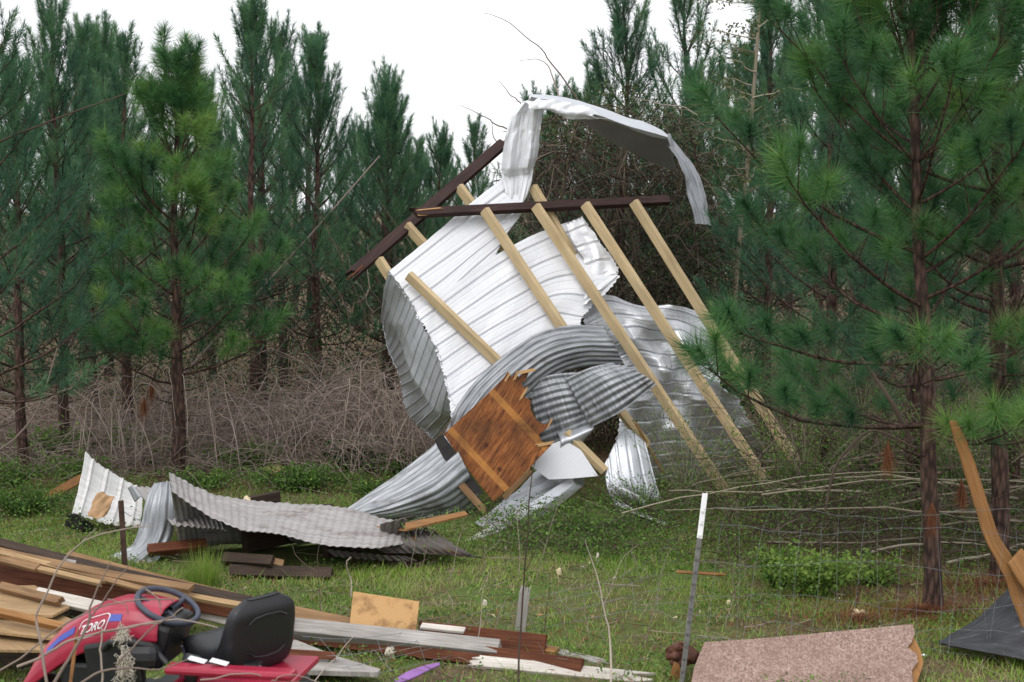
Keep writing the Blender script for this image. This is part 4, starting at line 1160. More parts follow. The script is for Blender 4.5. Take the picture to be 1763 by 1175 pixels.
def needle_geo(shoots, rs, width, ang0=52.0):
    """shoots: rows (ox,oy,oz, dx,dy,dz, length, count, needle_len, tint)"""
    S = np.array(shoots, float)
    cnt = S[:, 7].astype(int)
    idx = np.repeat(np.arange(len(S)), cnt)
    N = len(idx)
    o, d, L, nl, ti = S[idx, 0:3], unit(S[idx, 3:6]), S[idx, 6], S[idx, 8], S[idx, 9]
    t = rs.rand(N) ** 0.8
    ref = np.where(np.abs(d[:, 2:3]) < 0.9, np.array([[0, 0, 1.0]]), np.array([[1.0, 0, 0]]))
    a = unit(np.cross(d, ref)); b_ = np.cross(d, a)
    th = rs.rand(N) * 2 * np.pi
    rad = a * np.cos(th)[:, None] + b_ * np.sin(th)[:, None]
    ang = np.radians(ang0 - 0.6 * ang0 * t + rs.randn(N) * 10)
    nd = unit(d * np.cos(ang)[:, None] + rad * np.sin(ang)[:, None] + np.array([0, 0, -0.10]))
    base = o + d * (L * t)[:, None]
    ln = nl * (0.7 + 0.5 * rs.rand(N))
    tip = base + nd * ln[:, None] + np.array([0, 0, -1.0]) * (ln * 0.10)[:, None]
    sidev = unit(np.cross(nd, unit(rs.randn(N, 3)))) * width * 0.5
    V = np.stack([base - sidev, base + sidev, tip], axis=1).reshape(-1, 3)
    F = np.arange(N * 3).reshape(-1, 3)
    tint = np.clip(ti + rs.randn(N) * 0.12 + 0.15 * (t - 0.4), 0, 1)
    return V, F, np.repeat(tint, 3)


def pine_geo(seed, h, base_r, crown0, spread, dens=90, nlen=0.17, width=0.005, lean=(0, 0), open_top=0.5, bare_dead=0.0, gap=0.44, tint0=0.42, droop=0.0, side=None, ang0=52.0, slen=1.0, tuft=False):
    rs = np.random.RandomState(seed)
    k = 24
    z = np.linspace(0, h, k)
    wob = 0.035 * h * 0.25
    ph = rs.rand(4) * 6
    tx = lean[0] * (z / h) + wob * np.sin(z * 1.1 + ph[0]) * (z / h) + 0.01 * np.sin(z * 4 + ph[1])
    ty = lean[1] * (z / h) + wob * np.sin(z * 1.3 + ph[2]) * (z / h)
    trunk = np.stack([tx, ty, z - 0.05], axis=1)
    tr = base_r * (1 - z / h) ** 0.85 + 0.008
    tr[0] *= 1.25
    paths = [(trunk, tr)]
    shoots, dead = [], []
    def at(zz):
        return np.array([np.interp(zz, z, tx), np.interp(zz, z, ty), zz - 0.05]), np.interp(zz, z, tr)
    zz = crown0
    while zz < h - 0.15:
        f = (zz - crown0) / (h - crown0)
        nb = rs.randint(4, 7)
        a0 = rs.rand() * 6.28
        for q in range(nb):
            az = a0 + q * 2 * np.pi / nb + rs.randn() * 0.25
            elev = R(8 + 58 * f ** 0.75 + rs.randn() * 8 - droop * (1 - f))
            L = spread * (1.0 - 0.80 * f ** 1.1) * (0.75 + 0.45 * rs.rand())
            if side is not None:
                L *= 1 + side[2] * (math.cos(az) * side[0] + math.sin(az) * side[1])
            p0, r0 = at(zz + rs.randn() * 0.05)
            n_ = 8
            s = np.linspace(0, 1, n_)
            dirh = np.array([math.cos(az), math.sin(az), 0])
            curve = 0.30 * (1 - 0.4 * f)
            pts = p0 + dirh * (L * s * math.cos(elev))[:, None] + np.array([0, 0, 1.0]) * (L * (s * math.sin(elev) + curve * s ** 2.2))[:, None]
            pts += rs.randn(n_, 3) * 0.012 * L * s[:, None]
            br = max(0.005, min(r0 * 0.35, 0.007 + 0.006 * L)) * (1 - 0.75 * s) + 0.002
            paths.append((pts, br))
            tend = unit((pts[-1] - pts[-2])[None])[0]
            tnt = tint0 + rs.randn() * 0.17 + 0.12 * f
            up = np.array([0, 0, 1.0])
            sl = (0.30 + 0.16 * rs.rand()) * slen
            shoots.append((*(pts[-1] - tend * 0.10), *(unit((tend + 0.35 * up)[None])[0]), sl, dens * 1.3, nlen, tnt + 0.1))
            if not tuft:        # the outer part of the limb is one long brush
                for ii in range(int(2 + 3 * (1 - f)), n_ - 1):
                    seg = pts[ii + 1] - pts[ii]
                    shoots.append((*pts[ii], *seg, np.linalg.norm(seg), dens * 3.0 * np.linalg.norm(seg) + 4, nlen, tnt))
            nlat = int(1.5 + L * (3.2 - 1.6 * f)) if not tuft else int(1.5 + L * 4.2)
            for w in range(nlat):
                sp = 0.30 + 0.66 * (w + rs.rand()) / nlat
                ii = min(int(sp * (n_ - 1)), n_ - 2); ff = sp * (n_ - 1) - ii
                pb = pts[ii] * (1 - ff) + pts[ii + 1] * ff
                tb = unit((pts[ii + 1] - pts[ii])[None])[0]
                sd = np.cross(tb, up) * (1 if w % 2 else -1)
                dv_ = unit((tb * 0.8 + sd * (0.75 + 0.3 * rs.rand()) + up * (0.25 + 0.4 * rs.rand() + 0.3 * f))[None])[0]
                ll = (0.20 + 0.36 * rs.rand()) * (1.1 - 0.5 * sp) * min(1.0, L + 0.25)
                e = pb + dv_ * ll
                paths.append((np.stack([pb, pb + dv_ * ll * 0.5 + up * 0.01, e]), np.array([0.005, 0.004, 0.003])))
                t2 = tnt + rs.randn() * 0.16 - 0.10 * (1 - sp)
                if tuft:
                    shoots.append((*(e - dv_ * 0.06), *(unit((dv_ + 0.35 * up)[None])[0]), 0.22 * slen, dens * (0.8 + 0.5 * rs.rand()), nlen, t2))
                else:
                    shoots.append((*(pb + dv_ * ll * 0.2), *(unit((dv_ + 0.35 * up)[None])[0]), ll * 0.8 + 0.14, dens * (0.9 + 0.4 * rs.rand()), nlen, t2))
        zz += gap * (0.75 + 0.5 * rs.rand()) * (1.0 - 0.35 * f)
    # leader candles
    p0, _ = at(h * 0.90)
    ptop, _ = at(h)
    shoots.append((*p0, 0.02, 0, 1, h * 0.10 + 0.15, dens * 2.0, nlen * 0.85, tint0 + 0.15))
    for q in range(5):
        az = q * 1.26 + rs.rand()
        pb, _ = at(h * (0.86 + 0.05 * rs.rand()))
        dv_ = np.array([math.cos(az) * 0.42, math.sin(az) * 0.42, 1.0])
        shoots.append((*pb, *dv_, 0.35 + 0.25 * rs.rand(), dens * 1.2, nlen * 0.9, tint0 + 0.12))
    # bare dead limbs under the crown
    for q in range(int(3 + 5 * bare_dead)):
        az = rs.rand() * 6.28; zb = crown0 * (0.55 + 0.5 * rs.rand()); L = 0.2 + 0.5 * rs.rand()
        pb, _ = at(zb); s = np.linspace(0, 1, 5)
        pts = pb + np.array([math.cos(az), math.sin(az), 0])[None] * (L * s)[:, None] + np.array([0, 0, 1.0])[None] * (L * (0.15 * s + 0.15 * s ** 2))[:, None] + rs.randn(5, 3) * 0.02 * s[:, None]
        paths.append((pts, 0.010 * (1 - 0.7 * s)))
        if rs.rand() < bare_dead:
            dead.append((*pts[-1], 0.1 * math.cos(az), 0.1 * math.sin(az), -1.0, 0.10, dens * 0.9, nlen * 0.8, 0.4))
    tV, tF, _ = tubes_np(paths[:1], 10)
    bV, bF, _ = tubes_np(paths[1:], 4)
    nV, nF, nt = needle_geo(shoots, rs, width, ang0)
    out = {'trunk': np_mesh('trunk', np.concatenate([tV, bV]), np.concatenate([tF, bF + len(tV)]), [M['bark']], None, None, True)}
    out['crown'] = (nV, nF, nt)
    if dead: out['dead'] = needle_geo(dead, rs, width, 26.0)
    return out


def pine_variant(far=False, **kw):
    g_ = pine_geo(**kw)
    V, F, t = g_['crown']
    r = {'trunk': g_['trunk'], 'crown': np_mesh('crown', V, F, [M['needle_far'] if far else M['needle']], t)}
    if 'dead' in g_:
        V, F, t = g_['dead']; r['dead_needles'] = np_mesh('dead_needles', V, F, [M['deadneedle']], t)
    return r


def plant_pine(var, loc, scale, rz, label, group=None, sz=None):
    e = empty('pine_tree', loc, rz)
    e.scale = (scale, scale, sz or scale)
    tag(e, label, 'pine tree', group)
    for nme, me in var.items():
        link(nme, me, e)
    return e


NV = {}
# near pines
NV['right_front'] = pine_variant(seed=11, h=5.4, base_r=0.062, crown0=1.40, spread=1.60, dens=230, nlen=0.22, width=0.0042, ang0=74, slen=0.75, tuft=True, lean=(-0.25, 0.1), bare_dead=0.5, gap=0.38, tint0=0.50, droop=14, side=(-1, -0.2, 0.22))
NV['right_tall'] = pine_variant(seed=23, h=7.4, base_r=0.07, crown0=2.2, spread=1.5, dens=170, nlen=0.22, width=0.0045, ang0=72, slen=0.75, tuft=True, lean=(-0.05, 0.2), bare_dead=0.2, gap=0.45, tint0=0.42, droop=0)
NV['left_front'] = pine_variant(seed=31, h=4.5, base_r=0.072, crown0=1.15, spread=1.12, dens=170, nlen=0.20, width=0.005, ang0=70, slen=0.8, tuft=True, lean=(0.08, 0.0), bare_dead=0.2, gap=0.33, tint0=0.50, droop=4)
NV['a'] = pine_variant(True, seed=41, h=5.8, base_r=0.08, crown0=1.5, spread=1.35, dens=68, nlen=0.155, width=0.0075, gap=0.50)
NV['b'] = pine_variant(True, seed=42, h=6.2, base_r=0.075, crown0=2.0, spread=1.25, dens=68, nlen=0.155, width=0.0075, gap=0.54)
NV['c'] = pine_variant(True, seed=43, h=5.2, base_r=0.07, crown0=1.1, spread=1.20, dens=68, nlen=0.150, width=0.0075, gap=0.46)
NV['d'] = pine_variant(True, seed=44, h=6.8, base_r=0.085, crown0=1.6, spread=1.55, dens=66, nlen=0.165, width=0.008, gap=0.56)

plant_pine(NV['right_front'], G(1606, 1052), 1.0, 0.0, 'near pine with dead rust-brown needle bunches low on its trunk')
plant_pine(NV['right_tall'], G(1722, 1000), 1.0, 1.0, 'tall pine with a straight trunk near the right edge')
plant_pine(NV['left_front'], G(306, 826), 1.0, 0.5, 'bright green young pine standing behind the bent sheet peak at left')


def by_pixel(var, px, ptop, d, h0, rz, label, group=None):
    """tree on the ground at distance d whose top reaches pixel row ptop"""
    top = P(px, ptop, d)
    b = Vector((top.x, d, ground_z(top.x, d) - 0.03))
    s = (top.z - b.z) / (h0 + 0.22)
    return plant_pine(NV[var], b, s, rz, label, group)


HV = {'a': 5.8, 'b': 6.2, 'c': 5.2, 'd': 6.8}
MG = 'pines standing in a row behind the wreck'
for (var, px, pt, d, rz, lab) in [
    ('d', 92, -8, 18.2, 0.3, 'broad pine at the far left reaching the top edge'),
    ('a', 205, 62, 19.6, 1.1, 'pointed pine second from the left edge'),
    ('b', 428, -12, 20.4, 2.0, 'tallest pine left of the wreck with reddish upper trunk'),
    ('d', 541, 60, 21.5, 3.0, 'open-branched pine between the tallest pine and the wreck'),
    ('c', 664, 140, 23.0, 4.0, 'shorter pointed pine just left of the dark slanting beam'),
    ('c', 756, 222, 27.0, 5.0, 'small pine showing alone against the sky above the beam'),
    ('a', 714, 268, 26.0, 0.7, 'small low pine left of the lone sky pine'),
    ('d', 1075, -40, 23.0, 1.9, 'tall pine rising above the twisted sheet'),
    ('b', 960, 150, 24.5, 2.7, 'half hidden pine left of the tall pine above the twisted sheet'),
    ('a', 1200, 120, 22.0, 3.3, 'pine to the right of the twisted sheet against the sky'),
    ('d', 1440, -90, 16.5, 4.4, 'dark pine behind the near pine on the right'),
    ('b', 1330, -30, 19.5, 5.1, 'pine behind the slim pale-trunked tree'),
    ('a', 1590, -120, 15.2, 0.2, 'dark pine between the two near trunks on the right'),
    ('d', 1770, -140, 15.0, 1.4, 'shaded pine cut by the right edge'),
    ('d', -60, -160, 14.6, 2.4, 'pine outside the left edge with a branch reaching in'),
    ('c', 20, 110, 17.2, 3.8, 'low pine crowding the left edge'),
    ('a', 148, 150, 21.5, 0.9, 'pine behind the first two at the left'),
]:
    by_pixel(var, px, pt, d, HV[var], rz, lab, MG)
rs = np.random.RandomState(5)
k = 0
BG = 'distant pines deep in the stand'
for row, (d, n_) in enumerate(((23.5, 11), (26.5, 13), (31, 15), (37, 17), (44, 16), (52, 17))):
    half = d * 0.37 + 2.6
    for q in range(n_):
        x = -half + 2 * half * (q + 0.5 + rs.uniform(-0.35, 0.35)) / n_
        px = PW / 2 + FPX * x / d
        if 690 < px < 900 and d < 45:
            hgt = 3.6 + 0.5 * rs.rand() if d < 30 else 4.0 + 0.5 * rs.rand()
        elif 560 < px < 1180:
            hgt = 4.4 + 0.7 * rs.rand()
        elif 240 < px < 400:
            hgt = 4.3 + 0.6 * rs.rand() + (d - 23) * 0.02
        else:
            hgt = 5.4 + 1.2 * rs.rand()
        var = 'abcd'[rs.randint(4)]
        dd = d + rs.uniform(-1.2, 1.2)
        plant_pine(NV[var], Vector((x, dd, ground_z(x, dd) - 0.03)), hgt / HV[var], rs.rand() * 6.28, 'dark pine crown deep in the stand behind the front row', BG)
        k += 1


# ---- leaves and stems
def leaf_geo(C, size, rs, tint, flat=0.0, aspect=0.5):
    N = len(C)
    d = unit(rs.randn(N, 3) * np.array([1, 1, 1 - flat]))
    s = unit(np.cross(d, unit(rs.randn(N, 3)))) * (size * aspect * 0.5)[:, None]
    d = d * (size * 0.5)[:, None]
    V = np.stack([C - d, C + s, C + d, C - s], axis=1).reshape(-1, 3)
    F = np.arange(N * 4).reshape(-1, 4)
    return V, F, np.repeat(tint, 4)


def arc_stem(rs, p, L, hgt, az, n_=9, wob=0.03):
    s = np.linspace(0, 1, n_)
    d = np.array([math.cos(az), math.sin(az), 0.0])
    q = np.array(p) + d * (L * s)[:, None] + np.array([0, 0, 1.0]) * (hgt * 4 * s * (1 - s * (0.75 + 0.25 * rs.rand())))[:, None]
    return q + np.cumsum(rs.randn(n_, 3) * wob, axis=0) * s[:, None] ** 0.5


def stems_mesh(name, paths, mat, rs, sides=3, lo=0.2, hi=1.0):
    V, F, ids = tubes_np(paths, sides)
    tint = (lo + (hi - lo) * rs.rand(len(paths)))[ids]
    return np_mesh(name, V, F, [mat], tint, None, True)


# dead bramble mass behind the left sheets
rs = np.random.RandomState(9)
paths = []
for q in range(4000):
    px = rs.uniform(-260, 745); d = rs.uniform(16.9, 20.2)
    x = (px - PW / 2) / FPX * d
    mound = value_noise(np.array([x]), np.array([d]), 0.75, 3)[0]
    hm = 0.25 + 0.75 * mound
    if px > 430: hm = 0.95 * math.exp(-((px - 600) / 150.0) ** 2) + 0.25
    hm *= np.clip((d - 16.5) / 1.2, 0.25, 1)
    zb = rs.rand() ** 1.3 * hm * 0.8
    L = rs.uniform(0.3, 1.5)
    paths.append((arc_stem(rs, (x, d, zb), L, rs.uniform(0.02, 0.22) * (0.4 + hm), rs.rand() * 6.28, 9, 0.045), np.linspace(1, 0.4, 9) * rs.uniform(0.0025, 0.0060)))
whips = []
for q in range(150):
    px = rs.choice([rs.uniform(450, 745), rs.uniform(120, 450)], p=[0.72, 0.28]); d = rs.uniform(16.9, 18.0); x = (px - PW / 2) / FPX * d
    whips.append((arc_stem(rs, (x, d, 0.05), rs.uniform(0.3, 1.2), rs.uniform(0.35, 1.0), rs.rand() * 6.28, 12, 0.025), np.linspace(1, 0.4, 12) * rs.uniform(0.004, 0.008)))
o = link('bramble_whips', stems_mesh('bramble_whips', whips, M['twig'], rs, 4, 0.65, 1.0))
tag(o, 'pale arching whips standing out of the dead brambles', 'bramble', kind='stuff')
o = link('dead_bramble', stems_mesh('dead_bramble', paths, M['twig'], rs))
tag(o, 'tangled mass of grey-brown dead brambles behind the flattened sheets', 'bramble', kind='stuff')

# dark understorey twigs under the pines, whole width
paths = []
for q in range(3200):
    d = rs.uniform(19.5, 30); x = rs.uniform(-1, 1) * (d * 0.36 + 2.2)
    L = rs.uniform(0.6, 2.4)
    az = rs.rand() * 6.28; el = rs.uniform(0.2, 1.3)
    s = np.linspace(0, 1, 8)
    p = np.array([x, d, rs.uniform(0, 1.8)]) + np.array([math.cos(az) * math.cos(el), math.sin(az) * math.cos(el), math.sin(el)]) * (L * s)[:, None]
    p[:, 2] -= 0.4 * L * s ** 2 * rs.rand()
    p += np.cumsum(rs.randn(8, 3) * 0.03, axis=0)
    paths.append((p, np.linspace(1, 0.4, 8) * rs.uniform(0.004, 0.011)))
o = link('understorey_twigs', stems_mesh('understorey_twigs', paths, M['darktwig'], rs))
tag(o, 'bare dark twigs of the understorey among the pine trunks', 'undergrowth', kind='stuff')

# leafy understorey wall low behind the front row
N = 76000
d = rs.uniform(19.5, 27, N); x = rs.uniform(-1, 1, N) * (d * 0.36 + 2.2)
cl = value_noise(x, d, 1.4, 8)
z = rs.rand(N) * (0.5 + 2.4 * cl)
sel = cl > 0.38
C = np.stack([x, d, z], axis=1)[sel]
V, F, t = leaf_geo(C, rs.uniform(0.035, 0.075, len(C)), rs, np.clip(rs.randn(len(C)) * 0.2 + 0.35, 0, 1))
o = link('understorey_foliage', np_mesh('understorey_foliage', V, F, [M['darkleaf']], t))
tag(o, 'dark evergreen leaves of the shrub layer under the pines', 'undergrowth', kind='stuff')


def shrub(name, base, rx, ry, h, nleaf, lsize, mat, label, cat, seed, stems=24, stem_mat='darktwig', stem_r=0.004, group=None, top=0.3, tint=0.5, z0=0.1):
    rs = np.random.RandomState(seed)
    e = empty(name, base)
    tag(e, label, cat, group)
    paths, C = [], []
    for q in range(stems):
        az = rs.rand() * 6.28; rr = rs.rand() ** 0.5
        end = np.array([math.cos(az) * rx * rr, math.sin(az) * ry * rr, h * (1 - top * rr ** 2) * rs.uniform(0.55, 1.0)])
        s = np.linspace(0, 1, 8)
        p = np.array([end[0] * 0.3, end[1] * 0.3, 0]) * s[:, None] + np.array([end[0] * 0.7, end[1] * 0.7, 0]) * (s ** 1.6)[:, None] + np.array([0, 0, end[2]]) * s[:, None]
        p += np.cumsum(rs.randn(8, 3) * 0.02 * h, axis=0) * s[:, None]
        paths.append((p, np.linspace(1, 0.4, 8) * stem_r))
        m_ = nleaf // stems
        u = z0 + (1 - z0) * rs.rand(m_)
        i = np.minimum((u * 7).astype(int), 6); f = (u * 7 - i)[:, None]
        C.append(p[i] * (1 - f) + p[i + 1] * f + rs.randn(m_, 3) * 0.055 * (0.4 + h * 0.5))
    C = np.concatenate(C)
    link('stems', stems_mesh('stems', paths, M[stem_mat], rs), e)
    V, F, t = leaf_geo(C, lsize * rs.uniform(0.6, 1.3, len(C)), rs, np.clip(tint + 0.25 * (C[:, 2] / h - 0.5) + rs.randn(len(C)) * 0.18, 0, 1))
    link('foliage', np_mesh('foliage', V, F, [M[mat]], t), e)
    return e


# vine thicket that carries the twisted sheet
rs = np.random.RandomState(12)
TB_ = Vector((P(1060, 500, 18.9).x, 18.9, -0.03))
th = empty('vine_thicket', TB_)
tag(th, 'dark tangled vine thicket under the twisted metal sheet', 'thicket')
paths, trunks = [], []
for dx, dy, hh_, r_ in ((-0.55, 0.0, 4.0, 0.05), (-0.2, 0.3, 4.2, 0.045), (0.3, 0.1, 3.9, 0.04), (0.75, 0.3, 3.7, 0.04), (0.05, -0.2, 3.4, 0.03)):
    s = np.linspace(0, 1, 12)
    p = np.array([dx, dy, 0]) + np.stack([0.25 * np.sin(s * 3 + dx * 5), 0.1 * np.sin(s * 4), hh_ * s], axis=1)
    trunks.append((p, r_ * (1 - 0.6 * s)))
link('trunks', stems_mesh('trunks', trunks, M['palestem'], rs, 8, 0.0, 0.6), th)
for q in range(2400):
    c = np.array([rs.uniform(-1.15, 1.25), rs.uniform(-0.6, 0.9), rs.uniform(0.2, 4.1)])
    if abs(c[0] / 1.3) ** 2 + max(0, (c[2] - 2.4) / 2.1) ** 2 > 1: continue
    L = rs.uniform(0.3, 1.3); az = rs.rand() * 6.28; el = rs.uniform(-1.0, 1.0); s = np.linspace(0, 1, 7)
    p = c + np.array([math.cos(az) * math.cos(el), math.sin(az) * math.cos(el), math.sin(el)]) * (L * (s - 0.5))[:, None]
    p[:, 2] -= 0.35 * L * (s - 0.5) ** 2 * 2
    p += np.cumsum(rs.randn(7, 3) * 0.03, axis=0)
    paths.append((p, np.linspace(1, 0.5, 7) * rs.uniform(0.003, 0.010)))
link('vines', stems_mesh('vines', paths, M['darktwig'], rs), th)
N = 16000
C = np.stack([rs.uniform(-1.3, 1.4, N), rs.uniform(-0.6, 0.9, N), rs.uniform(0.1, 4.5, N)], axis=1)
ok = (np.abs(C[:, 0] / 1.4) ** 2 + np.clip((C[:, 2] - 2.4) / 2.1, 0, 9) ** 2 < 1) & (rs.rand(N) < np.clip(0.12 + 0.9 * (C[:, 2] > 3.7) + 0.45 * (C[:, 0] > 0.35) + 0.35 * (C[:, 2] < 1.7), 0, 1))
C = C[ok]
V, F, t = leaf_geo(C, rs.uniform(0.03, 0.06, len(C)), rs, np.clip(0.35 + rs.randn(len(C)) * 0.2, 0, 1))
link('vine_leaves', np_mesh('vine_leaves', V, F, [M['olive']], t), th)
N = 15000
C = np.stack([rs.uniform(-1.25, 1.45, N), rs.uniform(-0.5, 0.9, N), rs.uniform(0.1, 4.2, N)], axis=1)
cl_ = value_noise(C[:, 0] * 1.0 + C[:, 1], C[:, 2], 2.4, 51)
C = C[(np.abs(C[:, 0] / 1.45) ** 2 + np.clip((C[:, 2] - 2.3) / 2.0, 0, 9) ** 2 < 1) & (cl_ + 0.25 * (C[:, 0] > 0.2) > 0.55)]
V, F, t = leaf_geo(C, rs.uniform(0.03, 0.06, len(C)), rs, np.clip(0.45 + rs.randn(len(C)) * 0.25, 0, 1))
link('dark_leaves', np_mesh('dark_leaves', V, F, [M['darkleaf']], t), th)
# long bare shoots leaving the thicket to the upper left
sh = []
for pts in ([(1000, 180), (950, 110), (935, 85), (905, 60), (870, 32), (838, 24)], [(905, 185), (885, 165), (862, 140)], [(880, 225), (850, 210), (825, 195), (792, 178)], [(960, 170), (945, 120), (925, 100), (890, 102)], [(870, 260), (850, 235), (845, 205)], [(1200, 200), (1170, 185), (1130, 180), (1090, 170)]):
    c = catmull([tuple(P(x, y, 18.4) - TB_) for x, y in pts], 16)
    sh.append((c + np.cumsum(rs.randn(16, 3) * 0.006, axis=0), np.linspace(0.010, 0.003, 16)))
for one in sh:
    link('bare_shoot', stems_mesh('bare_shoot', [one], M['twig'], rs, 4), th)

# slim pale-trunked tree with small leaves, right of the thicket
rs = np.random.RandomState(15)
sb = G(1262, 772); st_ = empty('slim_leafy_tree', sb)
tag(st_, 'slim pale-trunked tree with small sparse leaves right of the wreck', 'tree')
c = catmull([tuple(P(x, y, sb.y) - sb) for x, y in [(1258, 780), (1266, 500), (1285, 300), (1298, 150), (1312, -40)]], 30)
paths = [(c, np.linspace(0.038, 0.018, 30))]
C = []
for q in range(46):
    i = rs.randint(10, 29); az = rs.rand() * 6.28; L = rs.uniform(0.3, 0.9); s = np.linspace(0, 1, 7)
    p = c[i] + np.array([math.cos(az), math.sin(az), 0.5]) * (L * s)[:, None] + np.cumsum(rs.randn(7, 3) * 0.025, axis=0)
    p[:, 2] -= 0.3 * L * s ** 2
    paths.append((p, np.linspace(0.010, 0.003, 7)))
    for w in range(55):
        u = rs.randint(2, 7)
        C.append(p[u] + rs.randn(3) * 0.045)
link('trunk', stems_mesh('trunk', paths, M['palestem'], rs, 6, 0.3, 0.9), st_)
C = np.array(C)
V, F, t = leaf_geo(C, rs.uniform(0.035, 0.065, len(C)), rs, np.clip(0.45 + rs.randn(len(C)) * 0.2, 0, 1))
link('crown', np_mesh('crown', V, F, [M['olive']], t), st_)

# shrubs
SG = 'green shrubs at the forest edge'
shrub('evergreen_shrub', G(610, 812), 0.45, 0.35, 0.42, 2600, 0.05, 'darkleaf', 'dark glossy green shrub at the foot of the brambles', 'shrub', 21, 40, tint=0.55, group=SG)
shrub('weedy_shrub', G(520, 845), 0.75, 0.35, 0.30, 3600, 0.04, 'leaf', 'bright weedy shrub left of the curled sheet tip', 'shrub', 22, 60, tint=0.3, group=SG)
shrub('weedy_shrub', G(420, 815), 0.6, 0.4, 0.38, 2400, 0.04, 'leaf', 'pale green weed clump right of the left pine trunk', 'shrub', 23, 50, tint=0.35, group=SG)
shrub('weedy_shrub', G(70, 800), 0.6, 0.35, 0.55, 1800, 0.05, 'leaf', 'yellow-green weed clump near the left edge', 'shrub', 24, 40, tint=0.5, group=SG)
shrub('weedy_shrub', G(200, 795), 0.5, 0.35, 0.5, 1300, 0.05, 'leaf', 'light green weeds above the white ribbed sheet', 'shrub', 25, 30, tint=0.45, group=SG)
shrub('weedy_shrub', G(40, 885), 0.7, 0.4, 0.30, 2600, 0.04, 'leaf', 'low green weeds left of the white ribbed sheet', 'shrub', 26, 50, tint=0.3, group=SG)
for k, (x_, y_, rx_, h_, n_l, tn_, lab_) in enumerate((
        (300, 800, 0.55, 0.40, 1500, 0.55, 'yellow-green weeds just left of the young pine trunk'),
        (360, 842, 0.55, 0.25, 1500, 0.45, 'low weeds behind the bent sheet peak'),
        (470, 800, 0.45, 0.35, 1300, 0.5, 'weeds at the middle of the bramble foot'),
        (690, 820, 0.40, 0.30, 1100, 0.35, 'low olive weeds left of the curled sheet top'),
        (130, 830, 0.50, 0.38, 1500, 0.5, 'leafy weeds behind the top of the white ribbed sheet'),
        (20, 840, 0.50, 0.40, 1500, 0.4, 'leafy weeds at the left edge above the pile'),
        (640, 850, 0.50, 0.22, 1300, 0.4, 'low weeds behind the tip of the curled sheet'))):
    shrub('weedy_shrub', G(x_, y_), rx_, 0.3, h_, n_l, 0.038, 'leaf', lab_, 'shrub', 80 + k, 36, 'darktwig', 0.003, SG, tint=tn_)
shrub('evergreen_shrub', G(1240, 790), 0.6, 0.4, 1.9, 4500, 0.05, 'darkleaf', 'tall dark shrub right of the crumpled panel', 'shrub', 27, 40, tint=0.55, group=SG)
shrub('weedy_shrub', G(1400, 1030), 0.46, 0.25, 0.42, 3000, 0.042, 'leaf', 'fresh green weed clump right of the white-topped post', 'shrub', 28, 70, 'darktwig', 0.003, SG, tint=0.78)
shrub('weedy_shrub', G(1510, 1010), 0.5, 0.3, 0.28, 1300, 0.038, 'leaf', 'low weeds left of the near right pine trunk', 'shrub', 29, 40, tint=0.65, group=SG)
shrub('weedy_shrub', G(1340, 1010), 0.3, 0.2, 0.38, 1400, 0.05, 'leaf', 'small fresh weed tuft beside the green clump', 'shrub', 30, 30, tint=0.6, group=SG)
shrub('leafy_saplings', G(1105, 900), 0.8, 0.30, 0.55, 1500, 0.028, 'leaf', 'fine leafy saplings at the foot of the wreck', 'shrub', 33, 110, 'darktwig', 0.003, SG, tint=0.45)
shrub('leafy_saplings', G(1180, 880), 0.75, 0.3, 1.5, 2300, 0.027, 'leaf', 'tall thin leafy saplings before the long studs', 'shrub', 34, 50, 'palestem', 0.004, SG, tint=0.5)
shrub('leafy_saplings', G(1000, 925), 0.6, 0.25, 0.28, 900, 0.028, 'leaf', 'low leafy twigs below the flat white sheet piece', 'shrub', 35, 60, 'darktwig', 0.003, SG, tint=0.4)
shrub('leafy_saplings', G(1380, 880), 0.9, 0.5, 1.2, 3800, 0.034, 'leaf', 'thin leafy saplings among the fallen stems at right', 'shrub', 36, 60, 'palestem', 0.004, SG, tint=0.5)
shrub('leafy_saplings', G(1650, 890), 1.0, 0.5, 1.5, 4200, 0.036, 'leaf', 'thin leafy saplings behind the near right trunks', 'shrub', 37, 50, 'palestem', 0.004, SG, tint=0.45)
shrub('leafy_saplings', G(1490, 840), 1.5, 0.6, 1.7, 5200, 0.036, 'leaf', 'pale leafy thicket behind the near pine', 'shrub', 38, 80, 'palestem', 0.004, SG, tint=0.4)
shrub('leafy_vine', G(812, 868, 0.0), 0.10, 0.05, 0.55, 160, 0.04, 'leaf', 'small leafy vine growing up before the plywood', 'vine', 39, 4, 'palestem', 0.003, SG, tint=0.75)

# fallen pale stems, right
rs = np.random.RandomState(19)
for q in range(34):
    px = rs.uniform(1330, 1850); d = rs.uniform(12.8, 16.5); x = (px - PW / 2) / FPX * d
    L = rs.uniform(1.2, 3.2); az = R(rs.choice([0, 180]) + rs.randn() * 16); s = np.linspace(0, 1, 12)
    z0 = rs.uniform(0.08, 0.45)
    p = np.array([0, 0, z0]) + np.array([math.cos(az), math.sin(az) * 0.5, rs.uniform(-0.04, 0.14)]) * (L * (s - 0.5))[:, None]
    p[:, 2] += 0.08 * L * np.sin(s * 3.1) * rs.rand()
    p += np.cumsum(rs.randn(12, 3) * 0.012, axis=0)
    p[:, 2] = np.maximum(p[:, 2], 0.02)
    o = link('fallen_sapling', stems_mesh('fallen_sapling', [(p, np.linspace(1, 0.4, 12) * rs.uniform(0.008, 0.018))], M['palestem'], rs, 6, 0.1, 0.9))
    o.location = (x, d, 0)
    tag(o, 'pale bare sapling lying flat in the tangle right of the wreck', 'sapling', 'pale saplings flattened right of the wreck')
paths = []
